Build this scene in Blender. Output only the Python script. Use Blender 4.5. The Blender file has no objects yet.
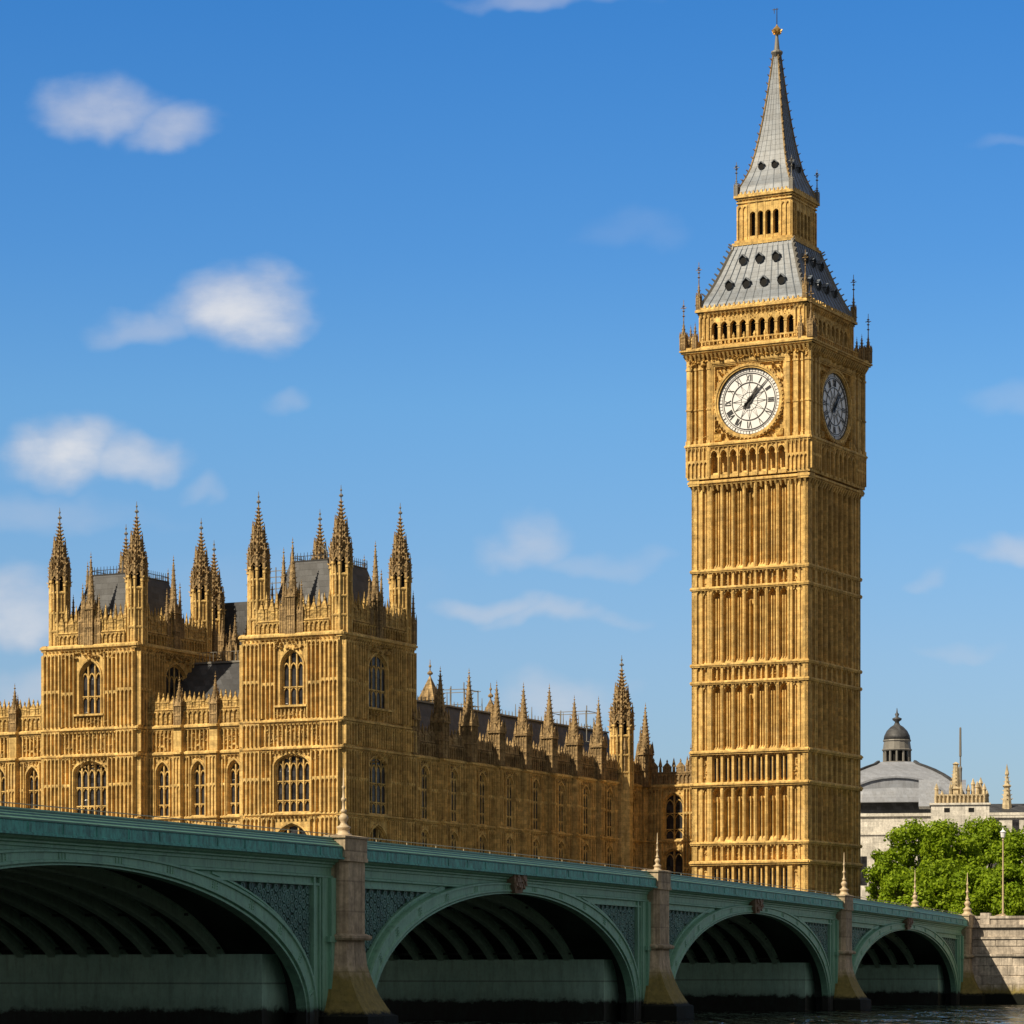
import bpy, bmesh, math, random
from math import sin, cos, pi, sqrt, radians, atan2, floor
import numpy as np
random.seed(7)
SC = bpy.context.scene
COL = SC.collection
F = 3113.0          # focal length in pixels of the 1024 px frame
E = 2.5             # eye height above the water

# ------------------------------------------------------------------ camera
cam = bpy.data.cameras.new('camera'); cam_o = bpy.data.objects.new('camera', cam); COL.objects.link(cam_o)
cam.sensor_width = 36; cam.lens = F / 1024 * 36; cam.shift_y = 463 / 1024.0
cam.clip_start = 1; cam.clip_end = 20000
cam_o.location = (0, 0, E); cam_o.rotation_euler = (pi / 2, 0, 0)
SC.camera = cam_o
SC.view_settings.view_transform = 'Standard'; SC.view_settings.look = 'None'
SC.view_settings.exposure = 0.14; SC.view_settings.gamma = 1
SC.view_settings.use_curve_mapping = False
SC.cycles.max_bounces = 6

# ------------------------------------------------------------------ sun and sky
SUNV = np.array([-0.84, -0.70, 1.0]); SUNV = SUNV / np.linalg.norm(SUNV)
sun = bpy.data.lights.new('sun', 'SUN'); sun.energy = 5.0; sun.angle = radians(0.5); sun.color = (1.0, 0.86, 0.64)
sun_o = bpy.data.objects.new('sun', sun); COL.objects.link(sun_o)
sun_o.rotation_euler = (math.acos(SUNV[2]), 0, atan2(SUNV[0], -SUNV[1]))
sun_o.location = (0, 0, 400)

world = bpy.data.worlds.new('World'); SC.world = world; world.use_nodes = True


class NT:
    """tiny helper to write node trees"""
    def __init__(s, nt):
        s.nt = nt
    def n(s, t, **k):
        x = s.nt.nodes.new(t)
        for a, v in k.items():
            if a.startswith('i_'):
                x.inputs[a[2:].replace('_', ' ')].default_value = v
            else:
                setattr(x, a, v)
        return x
    def l(s, a, b):
        s.nt.links.new(a, b)
    def math(s, op, a, b=None, c=None, clamp=False):
        x = s.nt.nodes.new('ShaderNodeMath'); x.operation = op; x.use_clamp = clamp
        for i, v in enumerate((a, b, c)):
            if v is None: continue
            if isinstance(v, (int, float)): x.inputs[i].default_value = v
            else: s.l(v, x.inputs[i])
        return x.outputs[0]
    def mix(s, f, a, b, bt='MIX'):
        x = s.nt.nodes.new('ShaderNodeMix'); x.data_type = 'RGBA'; x.blend_type = bt
        for i, v in ((0, f), (6, a), (7, b)):
            if isinstance(v, (int, float)): x.inputs[i].default_value = v
            elif isinstance(v, tuple): x.inputs[i].default_value = v if len(v) == 4 else v + (1,)
            else: s.l(v, x.inputs[i])
        return x.outputs[2]
    def ramp(s, f, pts, interp='LINEAR'):
        x = s.nt.nodes.new('ShaderNodeValToRGB'); cr = x.color_ramp; cr.interpolation = interp
        while len(cr.elements) > 1: cr.elements.remove(cr.elements[0])
        for i, (p, c) in enumerate(pts):
            e = cr.elements[0] if i == 0 else cr.elements.new(p)
            e.position = p
            c = (c, c, c) if isinstance(c, (int, float)) else c
            e.color = tuple(c) + (1,)
        s.l(f, x.inputs[0])
        return x.outputs[0]
    def noise(s, vec, scale, detail=4, rough=0.55, dist=0.0):
        x = s.nt.nodes.new('ShaderNodeTexNoise'); x.inputs['Scale'].default_value = scale
        x.inputs['Detail'].default_value = detail; x.inputs['Roughness'].default_value = rough
        x.inputs['Distortion'].default_value = dist
        if vec is not None: s.l(vec, x.inputs['Vector'])
        return x.outputs['Fac']
    def mapping(s, vec, scale=(1, 1, 1), loc=(0, 0, 0), rot=(0, 0, 0)):
        x = s.nt.nodes.new('ShaderNodeMapping')
        x.inputs['Scale'].default_value = scale; x.inputs['Location'].default_value = loc
        x.inputs['Rotation'].default_value = rot
        s.l(vec, x.inputs['Vector']); return x.outputs[0]


def build_world():
    world.node_tree.nodes.clear()
    t = NT(world.node_tree)
    out = t.n('ShaderNodeOutputWorld'); bg = t.n('ShaderNodeBackground')
    sky = t.n('ShaderNodeTexSky', sky_type='NISHITA'); sky.sun_disc = False
    sky.sun_elevation = math.asin(SUNV[2]); sky.sun_rotation = atan2(SUNV[0], SUNV[1])
    sky.air_density = 1.0; sky.dust_density = 0.6; sky.ozone_density = 2.0; sky.altitude = 0
    bg.inputs['Strength'].default_value = 0.105
    tc = t.n('ShaderNodeTexCoord'); d = tc.outputs['Generated']
    sep = t.n('ShaderNodeSeparateXYZ'); t.l(d, sep.inputs[0])
    X, Y, Z = sep.outputs
    # the low sky fades from pale at the horizon to a deep blue within some twenty degrees
    tint = t.ramp(Z, [(0.0, (0.62, 0.70, 0.86)), (0.05, (0.60, 0.70, 0.88)), (0.10, (0.63, 0.78, 0.98)), (0.18, (0.51, 0.86, 1.13)),
                      (0.225, (0.375, 0.785, 1.165)), (0.30, (0.25, 0.725, 1.20)), (1.0, (0.25, 0.72, 1.15))])
    base = t.mix(1.0, sky.outputs[0], tint, 'MULTIPLY')
    # added pale fill light in the unseen sky overhead, behind and beside the viewer
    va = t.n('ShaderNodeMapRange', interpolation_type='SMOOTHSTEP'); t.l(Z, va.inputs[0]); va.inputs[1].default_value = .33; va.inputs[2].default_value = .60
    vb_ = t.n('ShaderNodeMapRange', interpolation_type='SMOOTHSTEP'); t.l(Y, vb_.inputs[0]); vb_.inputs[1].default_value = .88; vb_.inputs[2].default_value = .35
    fill_sky = t.math('MAXIMUM', va.outputs[0], vb_.outputs[0])
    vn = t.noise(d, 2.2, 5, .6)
    base = t.mix(t.math('MULTIPLY', fill_sky, t.ramp(vn, [(.3, .75), (.6, 1)])), base, (2.25, 2.12, 1.95))
    # clouds: soft cumulus puffs at given directions (tan azimuth, tan elevation)
    hy = t.math('MAXIMUM', Y, 0.05)
    u = t.math('DIVIDE', X, hy); v = t.math('DIVIDE', Z, hy)
    comb = t.n('ShaderNodeCombineXYZ'); t.l(u, comb.inputs[0]); t.l(v, comb.inputs[1])
    cv = comb.outputs[0]
    w1 = t.noise(t.mapping(cv, (1, 1, 1), (7, 2, 0)), 34, 3, .5); w2 = t.noise(t.mapping(cv, (1, 1, 1), (1, 9, 0)), 34, 3, .5)
    u = t.math('ADD', u, t.math('MULTIPLY_ADD', w1, .030, -.015)); v = t.math('ADD', v, t.math('MULTIPLY_ADD', w2, .022, -.011))
    n1 = t.noise(cv, 30, 5, 0.55, 0.4)
    n2 = t.noise(t.mapping(cv, (1, 2.2, 1), (3, 1, 0)), 55, 6, 0.62)
    wob = t.math('MULTIPLY_ADD', n1, 2.1, -1.05)
    wob2 = t.math('MULTIPLY_ADD', n2, 1.3, -0.65)
    wsum = t.math('ADD', wob, wob2)
    total = None
    # px, py, rx, ry, density, flatness below
    CL = [(100, 112, 62, 30, 0.62), (165, 132, 46, 26, 0.6), (235, 312, 66, 40, 0.85), (150, 332, 50, 20, 0.45),
          (285, 398, 24, 12, 0.3), (70, 455, 62, 34, 0.85), (135, 463, 50, 24, 0.7), (205, 495, 22, 12, 0.3),
          (20, 520, 120, 26, 0.3), (0, 612, 70, 34, 0.7), (535, 548, 44, 28, 0.55), (590, 565, 60, 14, 0.3),
          (490, 610, 58, 13, 0.55), (555, 618, 60, 14, 0.5), (560, 705, 60, 24, 0.55), (550, 0, 90, 14, 0.4),
          (1020, 555, 50, 18, 0.55), (925, 578, 26, 10, 0.3), (965, 648, 36, 10, 0.25), (30, 690, 50, 24, 0.5),
          (640, 235, 45, 22, 0.12), (1020, 400, 40, 16, 0.2), (1010, 145, 36, 10, 0.15), (280, 600, 160, 40, 0.10)]
    for (px, py, rx, ry, dn) in CL:
        cu = (px - 512) / F; ce = (975 - py) / F
        a = t.math('DIVIDE', t.math('SUBTRACT', u, cu), rx / F * 1.15)
        b = t.math('SUBTRACT', v, ce)
        up = t.math('DIVIDE', b, ry / F * 1.2); dn_ = t.math('DIVIDE', b, ry / F * 0.85)
        b2 = t.math('MAXIMUM', up, t.math('MULTIPLY', dn_, -1))
        r2 = t.math('ADD', t.math('MULTIPLY', a, a), t.math('MULTIPLY', b2, b2))
        m = t.math('SUBTRACT', 1.0, r2)
        m = t.math('ADD', m, t.math('MULTIPLY', wsum, 0.62))
        mr = t.n('ShaderNodeMapRange', interpolation_type='SMOOTHSTEP')
        t.l(m, mr.inputs[0]); mr.inputs[1].default_value = -0.45; mr.inputs[2].default_value = 1.5
        mr.inputs[3].default_value = 0; mr.inputs[4].default_value = dn
        total = mr.outputs[0] if total is None else t.math('MAXIMUM', total, mr.outputs[0])
    front = t.math('GREATER_THAN', Y, 0.06)
    total = t.math('MULTIPLY', total, front)
    ccol = t.ramp(total, [(0.0, (4.8, 5.2, 6.1)), (0.45, (5.5, 5.6, 6.1)), (0.8, (7.0, 6.9, 6.9))])
    fin = t.mix(total, base, ccol)
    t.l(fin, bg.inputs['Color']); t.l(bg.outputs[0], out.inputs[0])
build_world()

# ------------------------------------------------------------------ materials
def new_mat(name):
    m = bpy.data.materials.new(name); m.use_nodes = True
    t = NT(m.node_tree); b = m.node_tree.nodes['Principled BSDF']
    return m, t, b


def worldpos(t):
    g = t.n('ShaderNodeNewGeometry'); return g.outputs['Position']


def stone(name, c1, c2, c3, block=(0.9, 0.42), bump=0.25, streak=0.5, rough=0.85, blockvar=0.16, weed=False, carved=0.0, wtop=0.0):
    m, t, b = new_mat(name)
    tc = t.n('ShaderNodeTexCoord'); P = tc.outputs['Object']
    W = worldpos(t)
    big = t.noise(P, 0.16, 4, 0.6); mid = t.noise(P, 1.3, 5, 0.6); fine = t.noise(P, 7, 4, 0.6)
    col = t.mix(t.ramp(big, [(0.3, 0), (0.7, 1)]), c1, c2)
    col = t.mix(t.ramp(mid, [(0.42, 0), (0.75, 0.75)]), col, c3)
    if weed is False and c1[2] < .25:      # paler renewed stones
        pn = t.noise(P, 0.42, 6, 0.7, .4)
        col = t.mix(t.ramp(pn, [(0.55, 0), (0.70, .28)]), col, (0.76, 0.60, 0.34))
    # vertical rain streaks
    st = t.noise(t.mapping(P, (3.2, 3.2, 0.12)), 1.0, 5, 0.7)
    col = t.mix(t.math('MULTIPLY', t.ramp(st, [(0.46, 0), (0.70, 1)]), streak), col, tuple(x * 0.32 for x in c3))
    # block to block variation
    sep = t.n('ShaderNodeSeparateXYZ'); t.l(P, sep.inputs[0])
    row = t.math('FLOOR', t.math('DIVIDE', sep.outputs[2], block[1]))
    xy = t.math('ADD', sep.outputs[0], sep.outputs[1])
    off = t.math('MULTIPLY', t.math('MODULO', row, 2.0), 0.5)
    cl = t.math('FLOOR', t.math('ADD', t.math('DIVIDE', xy, block[0]), off))
    cmb = t.n('ShaderNodeCombineXYZ'); t.l(row, cmb.inputs[0]); t.l(cl, cmb.inputs[1])
    wn = t.n('ShaderNodeTexWhiteNoise', noise_dimensions='2D'); t.l(cmb.outputs[0], wn.inputs['Vector'])
    bv = t.math('MULTIPLY_ADD', wn.outputs[0], blockvar * 2, 1 - blockvar)
    grit = t.noise(P, 3.1, 3, 0.7)
    fv = t.math('MULTIPLY', t.math('MULTIPLY_ADD', fine, 0.6, 0.7), t.math('MULTIPLY_ADD', grit, 1.0, 0.5))
    vv = t.math('MULTIPLY', bv, fv)
    cb = t.n('ShaderNodeCombineXYZ')
    for i in range(3): t.l(vv, cb.inputs[i])
    col = t.mix(1.0, col, cb.outputs[0], 'MULTIPLY')
    # joints
    fz = t.math('FRACT', t.math('DIVIDE', sep.outputs[2], block[1]))
    fx = t.math('FRACT', t.math('ADD', t.math('DIVIDE', xy, block[0]), off))
    jz = t.math('LESS_THAN', fz, 0.05 if block[1] > 0.3 else 0.08); jx = t.math('LESS_THAN', fx, 0.03)
    j = t.math('MAXIMUM', jz, jx)
    col = t.mix(t.math('MULTIPLY', j, 0.35), col, tuple(x * 0.35 for x in c3))
    if weed:
        sw = t.n('ShaderNodeSeparateXYZ'); t.l(W, sw.inputs[0])
        wz = t.math('ADD', sw.outputs[2], t.math('MULTIPLY_ADD', t.noise(W, 1.6, 5, 0.7), -1.3, 0.65))
        wz2 = t.math('ADD', sw.outputs[2], t.math('MULTIPLY_ADD', t.noise(W, 3.0, 5, 0.7), -0.5, 0.25))
        weedc = t.mix(t.noise(W, 3.5, 5, 0.65), (0.06, 0.06, 0.015), (0.40, 0.31, 0.08))
        col = t.mix(t.ramp(t.math('DIVIDE', wz, 5.0), [(0.46 - wtop, 0.92), (0.60 - wtop, 0)]), col, weedc)
        col = t.mix(t.ramp(t.math('DIVIDE', wz2, 5.0), [(0.165, 1), (0.20, 0)]), col, (0.007, 0.009, 0.006))
    t.l(col, b.inputs['Base Color']); b.inputs['Roughness'].default_value = rough
    b.inputs['Specular IOR Level'].default_value = 0.25
    h = t.math('ADD', t.math('MULTIPLY', mid, 0.6), t.math('MULTIPLY', fine, 0.35))
    h = t.math('SUBTRACT', h, t.math('MULTIPLY', j, 0.35))
    if carved > 0:
        vo = t.n('ShaderNodeTexVoronoi'); vo.inputs['Scale'].default_value = 3.6
        t.l(P, vo.inputs['Vector'])
        h = t.math('ADD', h, t.math('MULTIPLY', vo.outputs['Distance'], carved))
    bp = t.n('ShaderNodeBump'); bp.inputs['Strength'].default_value = bump; bp.inputs['Distance'].default_value = 0.12
    t.l(h, bp.inputs['Height']); t.l(bp.outputs[0], b.inputs['Normal'])
    return m


def painted(name, c1, c2, dirt=(0.02, 0.025, 0.02), amount=0.4, rough=0.55, weed=False, bump=0.08, horiz=False, blot=0.0):
    m, t, b = new_mat(name)
    W = worldpos(t)
    n = t.noise(W, 0.8, 5, 0.65); f = t.noise(W, 6, 4, 0.6)
    st = t.noise(t.mapping(W, (2.2, 2.2, 0.25)), 1.4, 5, 0.7)
    col = t.mix(t.ramp(n, [(0.35, 0), (0.7, 1)]), c1, c2)
    col = t.mix(t.math('MULTIPLY', t.ramp(st, [(0.48, 0), (0.75, 1)]), amount), col, dirt)
    col = t.mix(t.math('MULTIPLY', t.ramp(f, [(0.5, 0), (0.8, 1)]), amount * 0.5), col, dirt)
    if weed:
        sw = t.n('ShaderNodeSeparateXYZ'); t.l(W, sw.inputs[0])
        wz = t.math('ADD', sw.outputs[2], t.math('MULTIPLY_ADD', t.noise(W, 1.2, 5, 0.75), -0.9, 0.45))
        col = t.mix(t.ramp(t.math('DIVIDE', wz, 5.0), [(0.19, 1), (0.235, 0.25), (0.34, 0)]), col, (0.007, 0.009, 0.006))
        if horiz:
            jz = t.math('LESS_THAN', t.math('ABSOLUTE', t.math('SUBTRACT', sw.outputs[2], 2.15)), 0.035)
            col = t.mix(t.math('MULTIPLY', jz, 0.5), col, dirt)
    if blot:
        bl = t.noise(t.mapping(W, (1.6, 1.6, .6)), 2.6, 6, .75)
        col = t.mix(t.math('MULTIPLY', t.ramp(bl, [(.46, 0), (.62, 1)]), blot), col, (0.035, 0.10, 0.085))
    t.l(col, b.inputs['Base Color']); b.inputs['Roughness'].default_value = rough
    bp = t.n('ShaderNodeBump'); bp.inputs['Strength'].default_value = bump; bp.inputs['Distance'].default_value = 0.1
    t.l(t.math('ADD', n, f), bp.inputs['Height']); t.l(bp.outputs[0], b.inputs['Normal'])
    return m


def plain(name, c, rough=0.6, metal=0.0, var=0.3, scale=3.0, spec=0.5):
    m, t, b = new_mat(name)
    tc = t.n('ShaderNodeTexCoord'); n = t.noise(tc.outputs['Object'], scale, 5, 0.6)
    col = t.mix(n, tuple(x * (1 - var) for x in c), tuple(min(1, x * (1 + var)) for x in c))
    t.l(col, b.inputs['Base Color']); b.inputs['Roughness'].default_value = rough
    b.inputs['Metallic'].default_value = metal; b.inputs['Specular IOR Level'].default_value = spec
    return m


def leadroof(name, c1, c2, dark, seam=0.62, rough=0.45, mix=0.3):
    """cast iron / lead roof: standing seams, cross joints, stains"""
    m, t, b = new_mat(name)
    tc = t.n('ShaderNodeTexCoord'); P = tc.outputs['Object']
    n = t.noise(P, 0.9, 5, 0.65); st = t.noise(t.mapping(P, (3, 3, 0.35)), 1.5, 5, 0.7)
    col = t.mix(t.ramp(n, [(0.3, 0), (0.7, 1)]), c1, c2)
    col = t.mix(t.ramp(st, [(0.5, 0), (0.75, 0.75)]), col, dark)
    sep = t.n('ShaderNodeSeparateXYZ'); t.l(P, sep.inputs[0])
    g = t.n('ShaderNodeNewGeometry')
    fz = t.math('FRACT', t.math('DIVIDE', sep.outputs[2], 0.55)); jz = t.math('LESS_THAN', fz, 0.07)
    col = t.mix(t.math('MULTIPLY', jz, 0.4), col, dark)
    wn = t.n('ShaderNodeTexWhiteNoise', noise_dimensions='2D'); cmb = t.n('ShaderNodeCombineXYZ')
    t.l(t.math('FLOOR', t.math('DIVIDE', sep.outputs[2], 0.55)), cmb.inputs[0])
    t.l(t.math('FLOOR', t.math('DIVIDE', t.math('ADD', sep.outputs[0], sep.outputs[1]), seam)), cmb.inputs[1])
    t.l(cmb.outputs[0], wn.inputs['Vector'])
    col = t.mix(t.math('MULTIPLY', wn.outputs[0], mix), col, dark)
    t.l(col, b.inputs['Base Color']); b.inputs['Roughness'].default_value = rough
    bp = t.n('ShaderNodeBump'); bp.inputs['Strength'].default_value = 0.3; bp.inputs['Distance'].default_value = 0.08
    t.l(t.math('SUBTRACT', n, jz), bp.inputs['Height']); t.l(bp.outputs[0], b.inputs['Normal'])
    return m


def glass(name, c=(0.012, 0.014, 0.018), rough=0.12):
    m, t, b = new_mat(name)
    tc = t.n('ShaderNodeTexCoord'); P = tc.outputs['Object']
    sep = t.n('ShaderNodeSeparateXYZ'); t.l(P, sep.inputs[0])
    cmb = t.n('ShaderNodeCombineXYZ')
    t.l(t.math('FLOOR', t.math('DIVIDE', sep.outputs[2], 0.5)), cmb.inputs[0])
    t.l(t.math('FLOOR', t.math('DIVIDE', t.math('ADD', sep.outputs[0], sep.outputs[1]), 0.4)), cmb.inputs[1])
    wn = t.n('ShaderNodeTexWhiteNoise', noise_dimensions='2D'); t.l(cmb.outputs[0], wn.inputs['Vector'])
    col = t.mix(wn.outputs[0], c, tuple(x * 3.5 for x in c))
    t.l(col, b.inputs['Base Color']); b.inputs['Roughness'].default_value = rough; b.inputs['Specular IOR Level'].default_value = .2
    nz = t.noise(P, 2.3, 3, 0.5)
    bp = t.n('ShaderNodeBump'); bp.inputs['Strength'].default_value = 0.5; bp.inputs['Distance'].default_value = 0.06
    t.l(t.math('ADD', nz, wn.outputs[0]), bp.inputs['Height']); t.l(bp.outputs[0], b.inputs['Normal'])
    return m


M = {}
M['stone'] = stone('golden_stone', (0.83, 0.575, 0.21), (0.70, 0.455, 0.15), (0.34, 0.205, 0.07), streak=0.6)
M['carved'] = stone('carved_stone', (0.70, 0.45, 0.13), (0.56, 0.34, 0.09), (0.28, 0.155, 0.045), bump=0.8, carved=1.4, streak=0.6)
M['pstone'] = stone('palace_stone', (0.83, 0.585, 0.225), (0.68, 0.45, 0.155), (0.33, 0.205, 0.075), streak=0.65)
M['pcarved'] = stone('palace_carved_stone', (0.70, 0.48, 0.175), (0.54, 0.35, 0.115), (0.26, 0.155, 0.06), bump=0.8, carved=1.4, streak=0.65)
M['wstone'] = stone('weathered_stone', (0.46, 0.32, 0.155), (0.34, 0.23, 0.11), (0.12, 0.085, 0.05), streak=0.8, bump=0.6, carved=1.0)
M['pierstone'] = stone('pier_granite', (0.60, 0.48, 0.32), (0.49, 0.39, 0.265), (0.25, 0.195, 0.14), block=(3.0, 1.3), weed=True, streak=0.5, bump=0.4)
M['wallstone'] = stone('embankment_granite', (0.72, 0.63, 0.52), (0.50, 0.435, 0.36), (0.18, 0.16, 0.14), block=(1.9, 0.82), weed=True, streak=0.6, bump=0.6, blockvar=0.3, wtop=0.24)
M['white'] = stone('pale_limestone', (0.80, 0.76, 0.68), (0.72, 0.68, 0.60), (0.50, 0.47, 0.42), block=(1.6, 0.8), streak=0.35, bump=0.1)
M['green'] = painted('bridge_green_paint', (0.25, 0.52, 0.365), (0.20, 0.43, 0.305), amount=0.45, weed=True)
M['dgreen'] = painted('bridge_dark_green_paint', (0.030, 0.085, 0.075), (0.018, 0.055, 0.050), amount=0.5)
M['lattice'] = painted('bridge_lattice_paint', (0.13, 0.30, 0.25), (0.06, 0.15, 0.13), amount=0.5)
M['teal'] = painted('bridge_teal_fascia', (0.11, 0.50, 0.42), (0.08, 0.40, 0.34), amount=0.6, blot=0.75)
M['capgreen'] = painted('bridge_cap_paint', (0.08, 0.21, 0.155), (0.06, 0.165, 0.125), amount=0.5)
M['pwall'] = painted('pier_wall_paint', (0.46, 0.74, 0.60), (0.38, 0.65, 0.54), amount=0.35, blot=0.15, weed=True, horiz=True)
M['rib'] = painted('arch_rib_paint', (0.36, 0.54, 0.41), (0.28, 0.44, 0.34), amount=0.3)
M['gap_shade'] = painted('arch_gap_shade', (0.05, 0.07, 0.055), (0.03, 0.045, 0.036), amount=0.4)  # near-black green: the shade between the ribs is put into this colour
M['lead'] = leadroof('lead_roof', (0.215, 0.25, 0.30), (0.14, 0.168, 0.205), (0.06, 0.06, 0.06))
M['palelead'] = leadroof('pale_lead', (0.34, 0.365, 0.42), (0.26, 0.285, 0.335), (0.16, 0.16, 0.17))
M['palegold'] = stone('pale_gothic_stone', (0.66, 0.54, 0.34), (0.56, 0.45, 0.28), (0.30, 0.25, 0.17), streak=.5)
M['slate'] = leadroof('dark_slate_roof', (0.10, 0.105, 0.115), (0.055, 0.058, 0.066), (0.02, 0.02, 0.022), rough=0.6, mix=.7)
M['glass'] = glass('leaded_glass', (0.016, 0.016, 0.018))
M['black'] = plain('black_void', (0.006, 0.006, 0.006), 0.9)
M['iron'] = plain('black_iron', (0.035, 0.034, 0.034), 0.5)
M['dial'] = plain('opal_glass', (0.86, 0.86, 0.86), 0.35, var=0.06, scale=0.8)
M['grey'] = plain('weathered_iron', (0.20, 0.19, 0.17), 0.5)
M['gold'] = plain('gilt_metal', (0.75, 0.48, 0.16), 0.35, 0.8)
M['cream'] = plain('cream_paint', (0.55, 0.43, 0.27), 0.5, var=0.15)
M['asphalt'] = plain('asphalt', (0.05, 0.05, 0.05), 0.9)
M['rust'] = plain('rusty_crest', (0.26, 0.18, 0.12), 0.8, var=0.6, scale=4)


# ------------------------------------------------------------------ mesh builder
class MB:
    def __init__(s):
        s.v = []; s.f = []
    def add(s, vs, fs):
        o = len(s.v); s.v.extend(vs); s.f.extend([tuple(i + o for i in f) for f in fs])
    def hexa(s, p):          # 8 points: bottom ring 0-3, top ring 4-7
        s.add(p, [(3, 2, 1, 0), (4, 5, 6, 7), (0, 1, 5, 4), (1, 2, 6, 5), (2, 3, 7, 6), (3, 0, 4, 7)])
    def box(s, x0, x1, y0, y1, z0, z1):
        s.hexa([(x0, y0, z0), (x1, y0, z0), (x1, y1, z0), (x0, y1, z0), (x0, y0, z1), (x1, y0, z1), (x1, y1, z1), (x0, y1, z1)])
    def frus(s, cx, cy, z0, z1, h0, h1, g0=None, g1=None):   # square frustum
        g0 = h0 if g0 is None else g0; g1 = h1 if g1 is None else g1
        s.hexa([(cx - h0, cy - g0, z0), (cx + h0, cy - g0, z0), (cx + h0, cy + g0, z0), (cx - h0, cy + g0, z0),
                (cx - h1, cy - g1, z1), (cx + h1, cy - g1, z1), (cx + h1, cy + g1, z1), (cx - h1, cy + g1, z1)])
    def loft(s, rings, cap=True):
        n = len(rings[0]); o = len(s.v)
        for r in rings: s.v.extend(r)
        for k in range(len(rings) - 1):
            for i in range(n):
                j = (i + 1) % n
                s.f.append((o + k * n + i, o + k * n + j, o + (k + 1) * n + j, o + (k + 1) * n + i))
        if cap:
            s.f.append(tuple(o + i for i in range(n))[::-1])
            s.f.append(tuple(o + (len(rings) - 1) * n + i for i in range(n)))
    def lathe(s, cx, cy, prof, n=8, ph=None):       # prof [(z, r)]
        ph = pi / n if ph is None else ph
        s.loft([[(cx + r * cos(ph + 2 * pi * i / n), cy + r * sin(ph + 2 * pi * i / n), z) for i in range(n)] for z, r in prof])
    def bar(s, p, q, w, w2=None):
        p = np.array(p, float); q = np.array(q, float); d = q - p; L = np.linalg.norm(d)
        if L < 1e-6: return
        d /= L; a = np.cross(d, (0, 0, 1)) if abs(d[2]) < .95 else np.cross(d, (1, 0, 0)); a /= np.linalg.norm(a); b = np.cross(d, a)
        w2 = w if w2 is None else w2
        R = []
        for c, ww in ((p, w), (q, w2)):
            for sa, sb in ((-1, -1), (1, -1), (1, 1), (-1, 1)):
                R.append(tuple(c + a * sa * ww / 2 + b * sb * ww / 2))
        s.hexa(R)
    def build(s, name, mat, parent=None, loc=None, smooth=False, tagd=None):
        me = bpy.data.meshes.new(name)
        me.from_pydata([tuple(map(float, p)) for p in s.v], [], s.f)
        bm = bmesh.new(); bm.from_mesh(me); bmesh.ops.recalc_face_normals(bm, faces=bm.faces); bm.to_mesh(me); bm.free()
        if smooth: me.polygons.foreach_set('use_smooth', [True] * len(me.polygons))
        me.materials.append(mat)
        o = bpy.data.objects.new(name, me); COL.objects.link(o)
        if parent: o.parent = parent
        if loc: o.location = loc
        return o


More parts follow.
